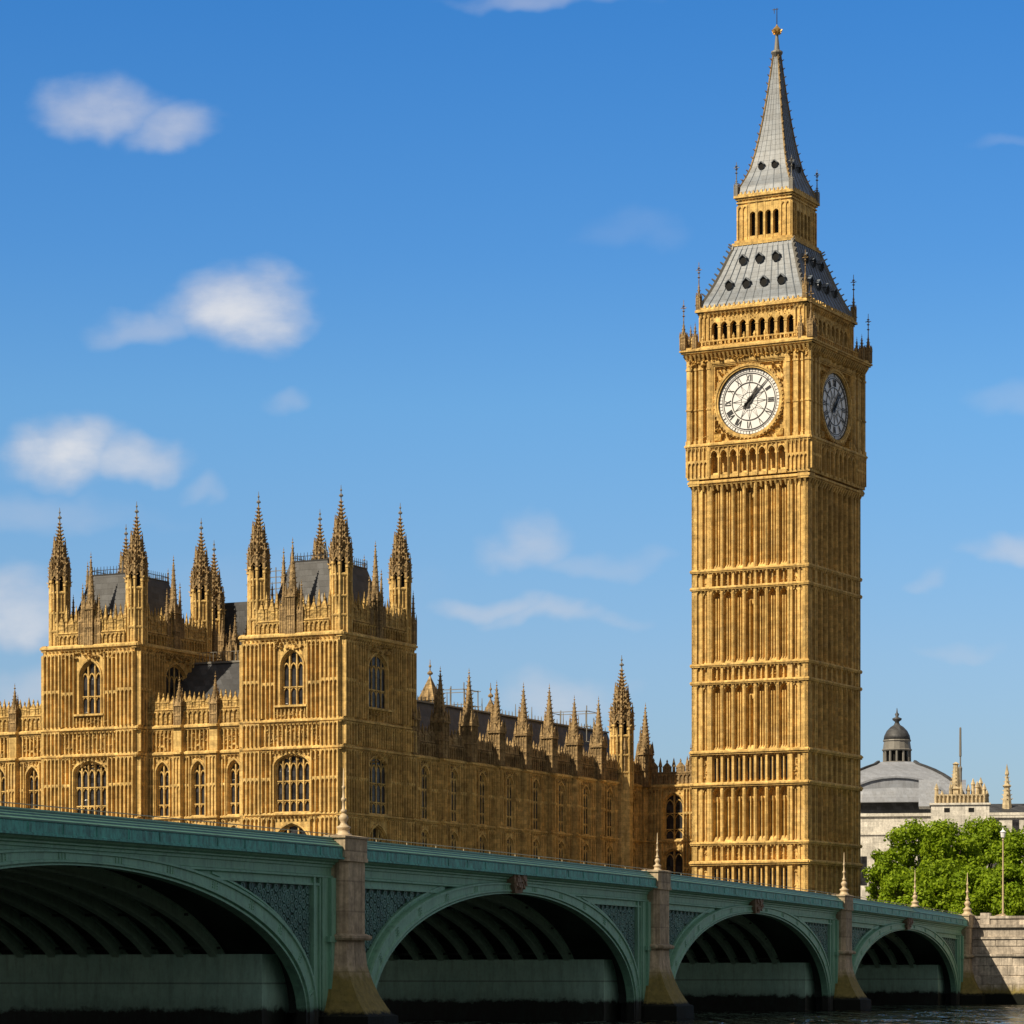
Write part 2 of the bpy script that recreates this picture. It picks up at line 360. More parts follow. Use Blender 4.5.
class Fac:
    """a facade frame on a mesh builder: a runs along the wall, o is outward, z is up"""
    def __init__(s, mb, ox, oy, dx, dy, nx, ny):
        s.mb = mb; s.O = (ox, oy); s.d = (dx, dy); s.n = (nx, ny)
    def p(s, a, o, z):
        return (s.O[0] + s.d[0] * a + s.n[0] * o, s.O[1] + s.d[1] * a + s.n[1] * o, z)
    def on(s, mb):
        return Fac(mb, s.O[0], s.O[1], s.d[0], s.d[1], s.n[0], s.n[1])
    def box(s, a0, a1, o0, o1, z0, z1, top=None):
        t = o1 if top is None else top          # top: outward reach at the top, for a weathered slope
        s.mb.hexa([s.p(a0, o0, z0), s.p(a1, o0, z0), s.p(a1, o1, z0), s.p(a0, o1, z0),
                   s.p(a0, o0, z1), s.p(a1, o0, z1), s.p(a1, t, z1), s.p(a0, t, z1)])
    def string(s, a0, a1, z, pr, h=0.3, back=-0.2):
        s.box(a0, a1, back, pr * 0.55, z - h * 0.5, z)
        s.box(a0, a1, back, pr, z, z + h * 0.45)
        s.box(a0, a1, back, pr, z + h * 0.45, z + h * 0.9, top=pr * 0.2)
    def curve(s, a0, a1, zs, h, k=5):
        half = (a1 - a0) / 2; A = radians(66); pts = []
        for i in range(k + 1):
            th = A * i / k
            pts.append((a0 + half * (1 - cos(th)) / (1 - cos(A)), zs + h * sin(th) / sin(A)))
        return pts + [(a0 + a1 - x, z) for x, z in pts[-2::-1]]
    def archplate(s, a0, a1, zs, zt, h, o0, o1, k=5):
        pts = s.curve(a0, a1, zs, h, k); mb = s.mb
        for (x0, z0), (x1, z1) in zip(pts[:-1], pts[1:]):
            mb.hexa([s.p(x0, o0, z0), s.p(x1, o0, z1), s.p(x1, o1, z1), s.p(x0, o1, z0),
                     s.p(x0, o0, zt), s.p(x1, o0, zt), s.p(x1, o1, zt), s.p(x0, o1, zt)])
    def archband(s, a0, a1, zs, h, o0, o1, w, k=5):
        pi_ = s.curve(a0, a1, zs, h, k); po = s.curve(a0 - w, a1 + w, zs, h + w * 1.3, k)
        for i in range(len(pi_) - 1):
            (x0, z0), (x1, z1) = pi_[i], pi_[i + 1]; (X0, Z0), (X1, Z1) = po[i], po[i + 1]
            s.mb.hexa([s.p(x0, o0, z0), s.p(x1, o0, z1), s.p(x1, o1, z1), s.p(x0, o1, z0),
                       s.p(X0, o0, Z0), s.p(X1, o0, Z1), s.p(X1, o1, Z1), s.p(X0, o1, Z0)])
    def ribs(s, a0, a1, z0, z1, n, o0, pr, w=0.1, heads=True, mids=()):
        """blind panelling: n panels with slim ribs and small cusped heads"""
        st = (a1 - a0) / n; pr *= 1.7
        for i in range(n + 1):
            a = a0 + i * st; s.box(a - w / 2, a + w / 2, o0, o0 + pr, z0, z1)
        for i in range(n):
            x0 = a0 + i * st + w / 2; x1 = a0 + (i + 1) * st - w / 2
            for zt in (list(mids) + [z1]) if heads else []:
                s.archplate(x0, x1, zt - st * 0.9, zt, st * 0.75, o0, o0 + pr * 0.8, 2)
            for zt in mids: s.box(x0, x1, o0, o0 + pr * 0.8, zt, zt + 0.12)
    def carve(s, a0, a1, z0, z1, o, size=0.22, dens=6.0, pr=0.16):
        for _ in range(int((a1 - a0) * (z1 - z0) * dens)):
            a = random.uniform(a0 + size / 2, a1 - size / 2) if a1 - a0 > size else (a0 + a1) / 2
            z = random.uniform(z0 + size / 2, z1 - size / 2) if z1 - z0 > size else (z0 + z1) / 2
            r = size * random.uniform(0.35, 0.75); q = pr * random.uniform(0.5, 1.2); th = random.uniform(0, pi)
            b = [s.p(a + r * cos(th + k * pi / 2), o - 0.02, z + r * sin(th + k * pi / 2)) for k in range(4)]
            t = [s.p(a + r * .4 * cos(th + k * pi / 2), o + q, z + r * .4 * sin(th + k * pi / 2)) for k in range(4)]
            s.mb.hexa(b + t)
    def corbels(s, a0, a1, z, n, o, pr, w=0.22, h=0.35):
        for i in range(n):
            a = a0 + (i + .5) * (a1 - a0) / n
            s.mb.hexa([s.p(a - w / 4, o, z - h), s.p(a + w / 4, o, z - h), s.p(a + w / 4, o + pr * .25, z - h), s.p(a - w / 4, o + pr * .25, z - h),
                       s.p(a - w / 2, o, z), s.p(a + w / 2, o, z), s.p(a + w / 2, o + pr, z), s.p(a - w / 2, o + pr, z)])


def four(mb, h, cy=0.0):     # four facades of a square of half width h, front first
    return [Fac(mb, 0, -h, 1, 0, 0, -1), Fac(mb, h, 0, 0, 1, 1, 0), Fac(mb, 0, h, -1, 0, 0, 1), Fac(mb, -h, 0, 0, -1, -1, 0)]


def rect4(mb, x0, x1, y0, y1):   # facades of a rectangle; a runs from 0
    return [Fac(mb, x0, y0, 1, 0, 0, -1), Fac(mb, x1, y0, 0, 1, 1, 0), Fac(mb, x1, y1, -1, 0, 0, 1), Fac(mb, x0, y1, 0, -1, -1, 0)]


def empty(name, label, cat, loc=(0, 0, 0), rz=0, group=None):
    o = bpy.data.objects.new(name, None); COL.objects.link(o); o.location = loc; o.rotation_euler = (0, 0, rz)
    o['label'] = label; o['category'] = cat
    if group: o['group'] = group
    return o


def copy_part(o, parent, loc, rz=0, sc=None):
    c = o.copy(); COL.objects.link(c); c.parent = parent; c.location = loc; c.rotation_euler = (0, 0, rz)
    if sc: c.scale = sc
    return c


def copy_tree(o, loc, rz, label, sc=None):
    c = o.copy(); COL.objects.link(c); c.location = loc; c.rotation_euler = (0, 0, rz); c['label'] = label
    if sc: c.scale = sc
    for ch in list(o.children):
        k = ch.copy(); COL.objects.link(k); k.parent = c
        for g in list(ch.children):
            q = g.copy(); COL.objects.link(q); q.parent = k
    return c


def crockets(mb, cx, cy, z0, z1, r0, r1, n, m, size, ph=0.0):
    """n rows of m leafy knobs up a spirelet"""
    for i in range(n):
        f = (i + .4) / n; z = z0 + (z1 - z0) * f; r = r0 + (r1 - r0) * f; sz = size * (1 - .45 * f)
        for k in range(m):
            th = ph + 2 * pi * k / m; c, s_ = cos(th), sin(th)
            b = np.array((cx + r * c, cy + r * s_, z)); t = b + np.array((c, s_, 0.9)) * sz * random.uniform(.8, 1.2)
            mb.bar(b - np.array((c, s_, 0)) * sz * .4, t, sz * .8, sz * .28)


def finial(mb, cx, cy, z, s=1.0):
    mb.lathe(cx, cy, [(z - .2 * s, .07 * s), (z + .25 * s, .06 * s), (z + .3 * s, .2 * s), (z + .42 * s, .24 * s), (z + .55 * s, .12 * s),
                      (z + .62 * s, .045 * s), (z + .85 * s, .045 * s), (z + .9 * s, .11 * s), (z + 1.0 * s, .11 * s), (z + 1.1 * s, .04 * s), (z + 1.5 * s, .02 * s)], 6)


def pinnacle(mb, cx, cy, z0, w, h, fin=1.0):
    """square panelled shaft, four gablets and a crocketed spirelet; h is total height"""
    hs = h * 0.38; g = w / 2
    mb.frus(cx, cy, z0, z0 + hs, g, g * 0.94)
    for sx in (-1, 1):
        for sy in (-1, 1):
            mb.box(cx + sx * g - .05, cx + sx * g + .05, cy + sy * g - .05, cy + sy * g + .05, z0, z0 + hs + .25)
            mb.frus(cx + sx * g, cy + sy * g, z0 + hs + .2, z0 + hs + .2 + h * .14, g * .26, 0.01)
    mb.frus(cx, cy, z0 + hs * .5, z0 + hs * .5 + .1, g * 1.15, g * 1.0)
    for dx, dy in ((1, 0), (-1, 0), (0, 1), (0, -1)):
        mb.box(cx + dx * g - .04, cx + dx * g + .04, cy + dy * g - .04, cy + dy * g + .04, z0, z0 + hs)
        for q in (-.5, .5): mb.box(cx + dx * g - .03 + abs(dy) * q * g, cx + dx * g + .03 + abs(dy) * q * g, cy + dy * g - .03 + abs(dx) * q * g, cy + dy * g + .03 + abs(dx) * q * g, z0, z0 + hs)
    mb.frus(cx, cy, z0 + hs, z0 + hs + .14, g * 1.25, g * 1.25)
    for dx, dy in ((1, 0), (-1, 0), (0, 1), (0, -1)):        # gablets
        ax, ay = -dy, dx; q = g * 1.12
        a = (cx + dx * q - ax * g, cy + dy * q - ay * g, z0 + hs); b = (cx + dx * q + ax * g, cy + dy * q + ay * g, z0 + hs)
        t = (cx + dx * q, cy + dy * q, z0 + hs + w * 1.1)
        i = tuple((cx, cy, z)[k] if k < 2 else z for k, z in enumerate((0, 0, z0 + hs + w * .2)))
        mb.add([a, b, t, i], [(0, 1, 2), (0, 2, 3), (1, 3, 2)])
    ztip = z0 + h - 0.75 * fin
    mb.lathe(cx, cy, [(z0 + hs + .1, g * .95), (z0 + hs + (ztip - z0 - hs) * .45, g * .62), (ztip, .06)], 8)
    crockets(mb, cx, cy, z0 + hs + w * .7, ztip - .1, g * .75, .05, max(3, int((h - hs) / .55)), 4, .2 * min(1.3, max(.7, w)), pi / 4)
    finial(mb, cx, cy, ztip, .5 * fin)


PCACHE = {}
def place_pin(parent, x, y, z, w, h, fin, mat='wstone'):
    key = (w, round(h, 1), mat)
    if key not in PCACHE:
        b = MB(); pinnacle(b, 0, 0, 0, w, h, fin); PCACHE[key] = b.build('pinnacle', M[mat], parent, (x, y, z)); return PCACHE[key]
    return copy_part(PCACHE[key], parent, (x, y, z), random.choice((0, pi / 2)))


def octa(mb, r, prof):
    mb.lathe(0, 0, prof, 8, pi / 8)


def turret_meshes(r, zs, ztip, h_shaft):
    """octagonal stair turret: returns builders (stone, spirelet). Base at z=0, shaft to h_shaft, tip at ztip"""
    mb = MB(); R = r / cos(pi / 8)
    octa(mb, r, [(0, R * .93), (h_shaft, R * .93)])
    for k in range(8):          # corner shafts and blind ribs
        th = pi / 8 + k * pi / 4
        x, y = R * cos(th), R * sin(th)
        zz = h_shaft + random.uniform(-.2, .5)
        mb.lathe(x, y, [(0, .12), (zz + .6, .11), (zz + .65, .21), (zz + .85, .17), (zz + 1.9, .11), (zz + 1.95, .19), (zz + 2.1, .13), (zz + 3.3, .01)], 4)
        crockets(mb, x, y, zz + .7, zz + 3.1, .14, .04, 4, 4, .17, th)
        th3 = k * pi / 4; x3, y3 = r * 1.12 * cos(th3), r * 1.12 * sin(th3); z3 = h_shaft - random.uniform(1.2, 1.9)
        if k % 2 == 0:
            mb.bar((r * .9 * cos(th3), r * .9 * sin(th3), z3 - 1.6), (x3, y3, z3), .1, .2); mb.lathe(x3, y3, [(z3 - .3, .13), (z3 + .7, .12), (z3 + .75, .19), (z3 + 1.0, .12), (z3 + 2.2, .01)], 4)
        th2 = k * pi / 4; x, y = r * .97 * cos(th2), r * .97 * sin(th2)
        mb.lathe(x, y, [(.3, .06), (h_shaft - .3, .06)], 4)
    for z in (h_shaft * .30, h_shaft * .62, h_shaft * .98):
        octa(mb, r, [(z - .12, R * .98), (z, R * 1.08), (z + .1, R * 1.08), (z + .2, R * .96)])
    # open stage: dark core with eight little arches
    z0 = h_shaft + .15; z1 = z0 + 1.5
    for k in range(8):
        th2 = k * pi / 4; wd = 2 * R * sin(pi / 8)
        f = Fac(mb, r * .98 * cos(th2), r * .98 * sin(th2), -sin(th2), cos(th2), cos(th2), sin(th2))
        f.archplate(-wd * .24, wd * .24, z1 - .45, z1 + .1, .3, -.12, .02, 3)
        f.archband(-wd * .3, wd * .3, z1 - .1, wd * .75, -.05, .12, .08, 2)       # gable over each light
        f.box(-wd * .5, -wd * .24, -.12, .02, z0, z1 + .1); f.box(wd * .24, wd * .5, -.12, .02, z0, z1 + .1)
    octa(mb, r, [(z1 + .1, R * 1.0), (z1 + .25, R * 1.06), (z1 + .35, R * .92)])
    zt = ztip - 1.2
    # tapering cluster: inner drum with flying pinnacles then spirelet
    zd = z1 + .3 + (zt - z1) * .45
    octa(mb, r, [(z1 + .3, R * .72), (zd, R * .44)])
    for k in range(8):
        th = pi / 8 + k * pi / 4; q = R * .74; hz = random.uniform(-.35, .35)
        mb.bar((q * cos(th), q * sin(th), z1 + .3), (q * .74 * cos(th), q * .74 * sin(th), zd - .2 + hz), .22, .16); mb.bar((q * .74 * cos(th), q * .74 * sin(th), zd - .2 + hz), (q * .80 * cos(th), q * .80 * sin(th), zd + .8 + hz), .2, .02)
        th2 = k * pi / 4; q = R * .66
        mb.bar((q * cos(th2), q * sin(th2), z1 + .4), (q * .75 * cos(th2), q * .75 * sin(th2), zd + .2), .13, .08)
    octa(mb, r, [(zd, R * .42), (zd + .12, R * .46), (zd + .25, R * .32), ((zd + zt) / 2, R * .17), (zt, .06)])
    crockets(mb, 0, 0, z1 + .2, zd, R * .86, R * .5, 5, 8, .34, pi / 8)
    crockets(mb, 0, 0, z1 + .6, zd + .4, R * .66, R * .4, 4, 8, .36)
    crockets(mb, 0, 0, zd + .3, zt - .1, R * .32, .07, 6, 8, .24)
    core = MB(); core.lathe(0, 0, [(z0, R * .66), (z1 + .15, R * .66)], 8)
    fn = MB(); finial(fn, 0, 0, zt, .85)
    return mb, core, fn


def window(parent, T, a0, a1, z0, zs, h, lights, transoms, dep=0.42, fmat=None, bar=0.12, td=1.0):
    """glazed opening: the pane is the part, its stone tracery a sub-part"""
    g = MB(); f = T.on(g)
    pts = f.curve(a0, a1, zs, h, 5)
    poly = [(a0, z0)] + pts + [(a1, z0)]
    if pts[0][0] <= a0 + 1e-6: poly = [(a0, z0)] + pts[0:] + [(a1, z0)]
    g.add([f.p(a, -dep, z) for a, z in poly], [tuple(range(len(poly)))])
    w = g.build('window', M['glass'], parent)
    fr = MB(); f = T.on(fr); st = (a1 - a0) / lights
    def top(a):
        for (x0, q0), (x1, q1) in zip(pts[:-1], pts[1:]):
            if x0 <= a <= x1: return q0 + (q1 - q0) * (a - x0) / max(1e-6, x1 - x0)
        return zs
    for i in range(1, lights):
        a = a0 + i * st; f.box(a - bar / 2, a + bar / 2, -dep, -dep + .24 * td, z0, top(a))
    for i in range(lights):
        x0 = a0 + i * st + bar * .4; x1 = a0 + (i + 1) * st - bar * .4
        hh = min(st * .8, max(.2, min(top(x0 + .05), top(x1 - .05)) - zs + st * .5))
        f.archband(x0 + .06, x1 - .06, zs - st * .35, hh * .8, -dep, -dep + .18 * td, .08, 3)
        for tz in transoms:
            f.archband(x0 + .05, x1 - .05, tz - st * .55, st * .45, -dep, -dep + .14 * td, .06, 2)
    for tz in transoms: f.box(a0, a1, -dep, -dep + .20 * td, tz - bar * .4, tz + bar * .4)
    f.box(a0, a0 + .09, -dep, -dep + .2 * td, z0, zs); f.box(a1 - .09, a1, -dep, -dep + .2 * td, z0, zs)
    f.archband(a0 + .1, a1 - .1, zs, h - .12, -dep, -dep + .2 * td, .1, 5)
    fr.build('tracery', fmat or M['pstone'], w)
    return w


def opening_wall(T, a0, a1, z0, z1, wins, o=0.0, dep=0.45):
    """solid wall strips leaving pointed openings: wins = [(wa0, wa1, wz0, wzs, wh)]"""
    x = a0
    for (w0, w1, wz0, wzs, wh) in sorted(wins):
        T.box(x, w0, o - dep, o, z0, z1)
        if wz0 > z0: T.box(w0, w1, o - dep, o, z0, wz0 - .001)
        T.archplate(w0, w1, wzs, z1, wh, o - dep, o, 5)
        T.archband(w0 - .06, w1 + .06, wzs, wh + .1, o - .1, o + .13, .14, 5)
        T.box(w0 - .2, w0 - .06, o - .1, o + .13, wz0, wzs); T.box(w1 + .06, w1 + .2, o - .1, o + .13, wz0, wzs)
        T.box(w0 - .25, w1 + .25, o - .1, o + .16, wz0 - .2, wz0, top=o + .05)
        x = w1
    T.box(x, a1, o - dep, o, z0, z1)


def spiky_parapet(T, a0, a1, z0, hp, n, o=-0.05, spike=1.0, seed=0):
    """pierced battlement with many small pinnacles"""
    T.box(a0, a1, o - .28, o, z0, z0 + hp)
    T.ribs(a0, a1, z0 + .1, z0 + hp - .08, max(3, int((a1 - a0) / .45)), o, .1, .09)
    T.box(a0, a1, o - .32, o + .1, z0 + hp, z0 + hp + .14, top=o)
    st = (a1 - a0) / n
    for i in range(n):
        m = a0 + (i + .5) * st; ww = st * .3; hh = spike * random.uniform(.85, 1.15)
        T.box(m - ww, m + ww, o - .26, o, z0 + hp + .14, z0 + hp + .14 + .55 * hh)
        T.mb.hexa([T.p(m - ww * 1.1, o - .3, z0 + hp + .14 + .55 * hh), T.p(m + ww * 1.1, o - .3, z0 + hp + .14 + .55 * hh), T.p(m + ww * 1.1, o + .04, z0 + hp + .14 + .55 * hh), T.p(m - ww * 1.1, o + .04, z0 + hp + .14 + .55 * hh),
                   T.p(m - .05, o - .16, z0 + hp + .14 + 1.15 * hh), T.p(m + .05, o - .16, z0 + hp + .14 + 1.15 * hh), T.p(m + .05, o - .1, z0 + hp + .14 + 1.15 * hh), T.p(m - .05, o - .1, z0 + hp + .14 + 1.15 * hh)])
        c = T.p(m, o - .13, 0); z = z0 + hp + .14 + 1.1 * hh
        T.mb.lathe(c[0], c[1], [(z, .05), (z + .12, .12), (z + .2, .1), (z + .45 * hh, .01)], 5)
    for i in range(n + 1):
        m = a0 + i * st; c = T.p(m, o - .13, 0); hh = spike * random.uniform(.9, 1.1)
        T.mb.frus(c[0], c[1], z0, z0 + hp + .8 * hh, .13, .11); T.mb.frus(c[0], c[1], z0 + hp + .8 * hh, z0 + hp + 1.9 * hh, .17, .01)


# ------------------------------------------------------------------ CLOCK TOWER
TR = radians(-28.5)
CX, CY = 27.5, 323.9


def build_clock_tower():
    root = empty('clock_tower', 'tall golden stone clock tower with white dials and grey iron spire', 'clock tower', (CX + .1, CY + .45, 0), TR)
    root.scale = (1, 1.08, 1)
    # --- shaft
    mb = MB(); H = 6.5
    mb.box(-H + .98, H - .98, -H + .98, H - .98, 3.0, E + 51.0)
    gl = MB(); slots = []
    tall = [(13.46, 19.5, 1), (22.8, 30.0, 0), (31.8, 39.7, 0), (41.5, 50.6, 2)]
    short = [(3.0 - E, 5.5, 0), (5.5, 11.44, 3), (11.44, 13.46, 0), (19.5, 22.8, 3), (30.0, 31.8, 0), (39.7, 41.5, 0)]
    NB = 7; A = 4.35; st = 2 * A / NB
    for fi, T in enumerate(four(mb, H)):
        G = T.on(gl)
        # corner buttresses: three fine pilasters each side
        for sg in (-1, 1):
            for c, w, o in ((6.32, .36, 0.0), (5.45, .26, -.08), (4.58, .34, -.02)):
                a = sg * c; T.box(a - w / 2, a + w / 2, -.6, o, 3.0, E + 50.9)
            T.box(min(sg * 4.4, sg * 6.3), max(sg * 4.4, sg * 6.3), -1.0, -.38, 3.0, E + 50.9)
        for (r0, r1, kind) in tall:
            z0, z1 = E + r0, E + r1
            T.box(-A, A, -1.0, -.12, z0, z0 + .05, top=-.12)
            T.box(-A, A, -1.0, -.08, z0 + .05, z0 + .75, top=-.5)
            for i in range(NB + 1):
                a = -A + i * st
                T.box(a - .15, a + .15, -1.0, -.02, z0, z1)
                T.box(a - .06, a + .06, -.1, .06, z0, z1 - .4)
            for i in range(NB):
                x0 = -A + i * st + .15; x1 = x0 + st - .3; m = (x0 + x1) / 2
                T.archplate(x0, x1, z1 - .95, z1, .7, -1.0, -.2, 4)
                T.archplate(x0, m - .04, z1 - 1.9, z1 - 1.2, .3, -1.0, -.6, 2); T.archplate(m + .04, x1, z1 - 1.9, z1 - 1.2, .3, -1.0, -.6, 2)
                if kind in (0, 2):
                    deep = (i == 3)
                    if not deep:
                        T.box(m - .19, m - .09, -1.0, -.28, z0 + .5, z1 - 1.0); T.box(m + .09, m + .19, -1.0, -.28, z0 + .5, z1 - 1.0)
                        G.box(m - .07, m + .07, -1.0, -.97, z0 + 1.0, z1 - 2.2)
                    else:
                        T.box(m - .12, m - .04, -1.0, -.3, z0 + .4, z1 - 1.3); T.box(x1 - .12, x1 - .04, -1.0, -.62, z0 + .5, z1 - 1.4)
                        G.box(x0 + .0, m - .12, -1.0, -.97, z0 + .4, z1 - 1.2)
                else:
                    T.box(m - .05, m + .05, -1.0, -.3, z0 + .3, z1 - 1.2)
                    slots.append((fi, (x0 + .04 + m - .07) / 2, m - .11 - x0, z0 + .6, z1 - 1.7, -.96)); slots.append((fi, (m + .07 + x1 - .04) / 2, m - .11 - x0, z0 + .6, z1 - 1.7, -.96))
                if kind == 2:
                    T.carve(x0, x1, z1 - .7, z1, -.16, .2, 8, .14)
            for sg in (-1, 1):
                for c in (5.01, 5.88):
                    a = sg * c
                    T.archplate(a - .3, a + .3, z1 - .9, z1, .5, -.5, -.16, 3)
                    T.box(a - .05, a + .05, -.5, -.24, z0, z1 - .6)
                    T.box(a - .3, a + .3, -.5, -.14, z0, z0 + .5, top=-.4)
        for (r0, r1, kind) in short:
            z0, z1 = E + r0 + .15, E + r1 - .1
            T.box(-A, A, -1.0, -.55, z0 - .2, z1 + .1)
            for i in range(NB + 1):
                a = -A + i * st; T.box(a - .13, a + .13, -1.0, -.04, z0 - .1, z1 + .1)
            for i in range(NB):
                x0 = -A + i * st + .13; x1 = x0 + st - .26; m = (x0 + x1) / 2
                T.archplate(x0, m, z1 - .5, z1 + .1, .35, -.55, -.2, 3); T.archplate(m, x1, z1 - .5, z1 + .1, .35, -.55, -.2, 3)
                T.box(m - .06, m + .06, -.55, -.2, z0, z1)
                T.box(x0, x1, -.55, -.2, z0 - .1, z0 + .15, top=-.4)
                if kind == 3:
                    slots.append((fi, (x0 + .08 + m - .09) / 2, m - .17 - x0, z0 + .35, z1 - .45, -.54)); slots.append((fi, (m + .09 + x1 - .08) / 2, m - .17 - x0, z0 + .35, z1 - .45, -.54))
                elif z1 - z0 < 2.2:
                    T.carve(x0, m - .06, z0 + .2, z1 - .4, -.55, .2, 9, .14); T.carve(m + .06, x1, z0 + .2, z1 - .4, -.55, .2, 9, .14)
            for sg in (-1, 1):
                for c in (5.01, 5.88):
                    a = sg * c; T.archplate(a - .3, a + .3, z1 - .5, z1 + .1, .4, -.5, -.16, 3); T.carve(a - .28, a + .28, z0 + .1, z1 - .5, -.34, .2, 7, .12)
        for r in (5.5, 11.44, 13.46, 19.5, 22.8, 30.0, 31.8, 39.7, 41.5):
            big = r in (11.44, 19.5, 22.8)
            T.string(-H - .12, H + .12, E + r, .26 if big else .17, .34 if big else .26, back=-1.0)
            T.corbels(-H, H, E + r - .13, 30, -.05, .12, .16, .22)
        # corbelled string under the arcade
        T.string(-H - .3, H + .3, E + 50.55, .34, .4, back=-1.0); T.corbels(-H, H, E + 50.4, 24, -.1, .4, .26, .6)
    # wider foot
    for T in four(mb, H + .12):
        T.box(-H - .12, H + .12, -.3, .1, 3.0, 4.5); T.box(-H - .12, H + .12, -.3, .1, 4.5, 4.8, top=-.1)
    sh = mb.build('shaft', M['stone'], root)
    me = sh.data; me.materials.append(M['black']); bm = bmesh.new(); bm.from_mesh(me)
    vs = [bm.verts.new(v) for v in gl.v]
    for f in gl.f: bm.faces.new([vs[i] for i in f]).material_index = 1
    bm.to_mesh(me); bm.free()
    cache = {}; rest = MB(); RT = four(rest, 6.5)
    for fi, a_, w_, za, zb, o_ in slots:
        T = RT[fi]
        if fi > 1: T.box(a_ - w_ / 2, a_ + w_ / 2, o_ - .02, o_ + .02, za, zb); continue
        key = (round(w_, 3), round(zb - za, 3)); p_ = T.p(a_, o_, (za + zb) / 2); rz = 0 if fi == 0 else pi / 2
        if key not in cache:
            k_ = MB(); k_.box(-w_ / 2, w_ / 2, -.02, .02, -(zb - za) / 2, (zb - za) / 2); cache[key] = k_.build('lancet_window', M['glass'], root, p_); cache[key].rotation_euler = (0, 0, rz)
        else: copy_part(cache[key], root, p_, rz)
    o = rest.build('lancet_window', M['glass'], root); o['kind'] = 'stuff'

    # --- arcade stage
    mb = MB(); H = 6.85; z0, z1 = E + 51.1, E + 54.4
    bk = MB(); bk.box(-H + 1.0, H - 1.0, -H + 1.0, H - 1.0, z0, z1)
    mb.box(-H, H, -H, H, z0 - .1, z0 + .25)
    for sx in (-1, 1):
        for sy in (-1, 1):
            mb.box(sx * 4.3, sx * (H - .01), sy * 4.3, sy * (H - .01), z0, z1)
    for T in four(mb, H):
        n = 8; A = 4.3; st = 2 * A / n
        for i in range(n + 1):
            a = -A + i * st
            T.box(a - .14, a + .14, -.5, 0, z0, z1); T.box(a - .2, a + .2, -.5, .06, z0 + 2.0, z0 + 2.2); T.box(a - .06, a + .06, -.1, .14, z0, z1)
        for i in range(n):
            x0 = -A + i * st + .14; x1 = x0 + st - .28
            T.archplate(x0, x1, z0 + 2.15, z1, .55, -.45, -.02, 5); T.archband(x0, x1, z0 + 2.15, .6, -.1, .08, .08, 4)
            T.box(x0, x1, -.45, -.15, z0, z0 + .5, top=-.35)
        T.ribs(-6.7, -4.45, z0 + .2, z1, 5, 0, .12, .11, mids=(z0 + 1.7,)); T.ribs(4.45, 6.7, z0 + .2, z1, 5, 0, .12, .11, mids=(z0 + 1.7,))
        T.carve(-A, A, z0 + 2.75, z1, 0, .18, 7, .12)
        T.string(-H - .12, H + .12, E + 54.35, .26, .36, back=-.3); T.corbels(-H, H, E + 54.2, 28, 0, .2, .18, .3)
    ar = mb.build('arcade_stage', M['stone'], root); bk.build('arcade_back_wall', M['stone'], ar)

    # --- clock stage
    mb = MB(); cv = MB(); H = 6.8; z0, z1 = E + 54.5, E + 63.75; zc = E + 58.65
    mb.box(-H + .5, H - .5, -H + .5, H - .5, z0, z1)
    for T in four(mb, H):
        C = T.on(cv)
        # corner octagon buttress and pilasters
        for sg in (-1, 1):
            for c, w, o in ((6.62, .42, .12), (5.95, .2, -.05), (5.3, .5, .04), (4.45, .34, .0)):
                a = sg * c; T.box(a - w / 2, a + w / 2, -.5, o, z0, z1)
                T.box(a - w / 2 - .05, a + w / 2 + .05, -.5, o + .06, z1 - 1.5, z1 - 1.3)
                T.box(a - w / 2 - .05, a + w / 2 + .05, -.5, o + .06, z0 + 3.6, z0 + 3.75)
                T.box(a - w / 2 - .05, a + w / 2 + .05, -.5, o + .08, z0, z0 + .5)
            C.carve(min(sg * 4.3, sg * 6.8), max(sg * 4.3, sg * 6.8), z1 - 1.25, z1, 0.02, .28, 9, .22)
            C.carve(min(sg * 4.3, sg * 6.8), max(sg * 4.3, sg * 6.8), z0 + .2, z0 + 1.0, -.12, .22, 6, .16)
        # square frame round the dial
        for k in range(3):
            q = 4.15 - k * .14; o = -.05 - k * .09
            for a0, a1, b0, b1 in ((-q - .1, -q + .04, -q - .2, q + .2), (q - .04, q + .1, -q - .2, q + .2)):
                T.box(a0, a1, -.5, o, zc + b0, min(zc + b1, z1))
            T.box(-q, q, -.5, o, zc - q - .1, zc - q + .04); T.box(-q, q, -.5, o, zc + q - .04, zc + q + .1)
        T.box(-4.2, 4.2, -.5, -.02, zc + 4.2, z1)
        C.carve(-4.2, 4.2, zc + 4.25, z1 - .1, 0, .3, 10, .22)
        # spandrel carving between circle and square
        for _ in range(420):
            a = random.uniform(-3.85, 3.85); b = random.uniform(-3.85, 3.85); r = math.hypot(a, b)
            if r < 3.95: continue
            s_ = random.uniform(.1, .24); th = random.uniform(0, pi)
            C.mb.hexa([C.p(a + s_ * cos(th + k * pi / 2), -.5, zc + b + s_ * sin(th + k * pi / 2)) for k in range(4)] +
                      [C.p(a + s_ * .4 * cos(th + k * pi / 2), -.22 + random.uniform(-.08, .12), zc + b + s_ * .4 * sin(th + k * pi / 2)) for k in range(4)])
        # shields in the lower corners
        for sg in (-1, 1):
            a = sg * 3.45; b = zc - 3.5
            C.mb.hexa([C.p(a - .35, -.4, b - .4), C.p(a + .35, -.4, b - .4), C.p(a + .35, -.05, b - .3), C.p(a - .35, -.05, b - .3),
                       C.p(a - .42, -.4, b + .4), C.p(a + .42, -.4, b + .4), C.p(a + .42, -.05, b + .4), C.p(a - .42, -.05, b + .4)])
        # round moulding
        NS = 48
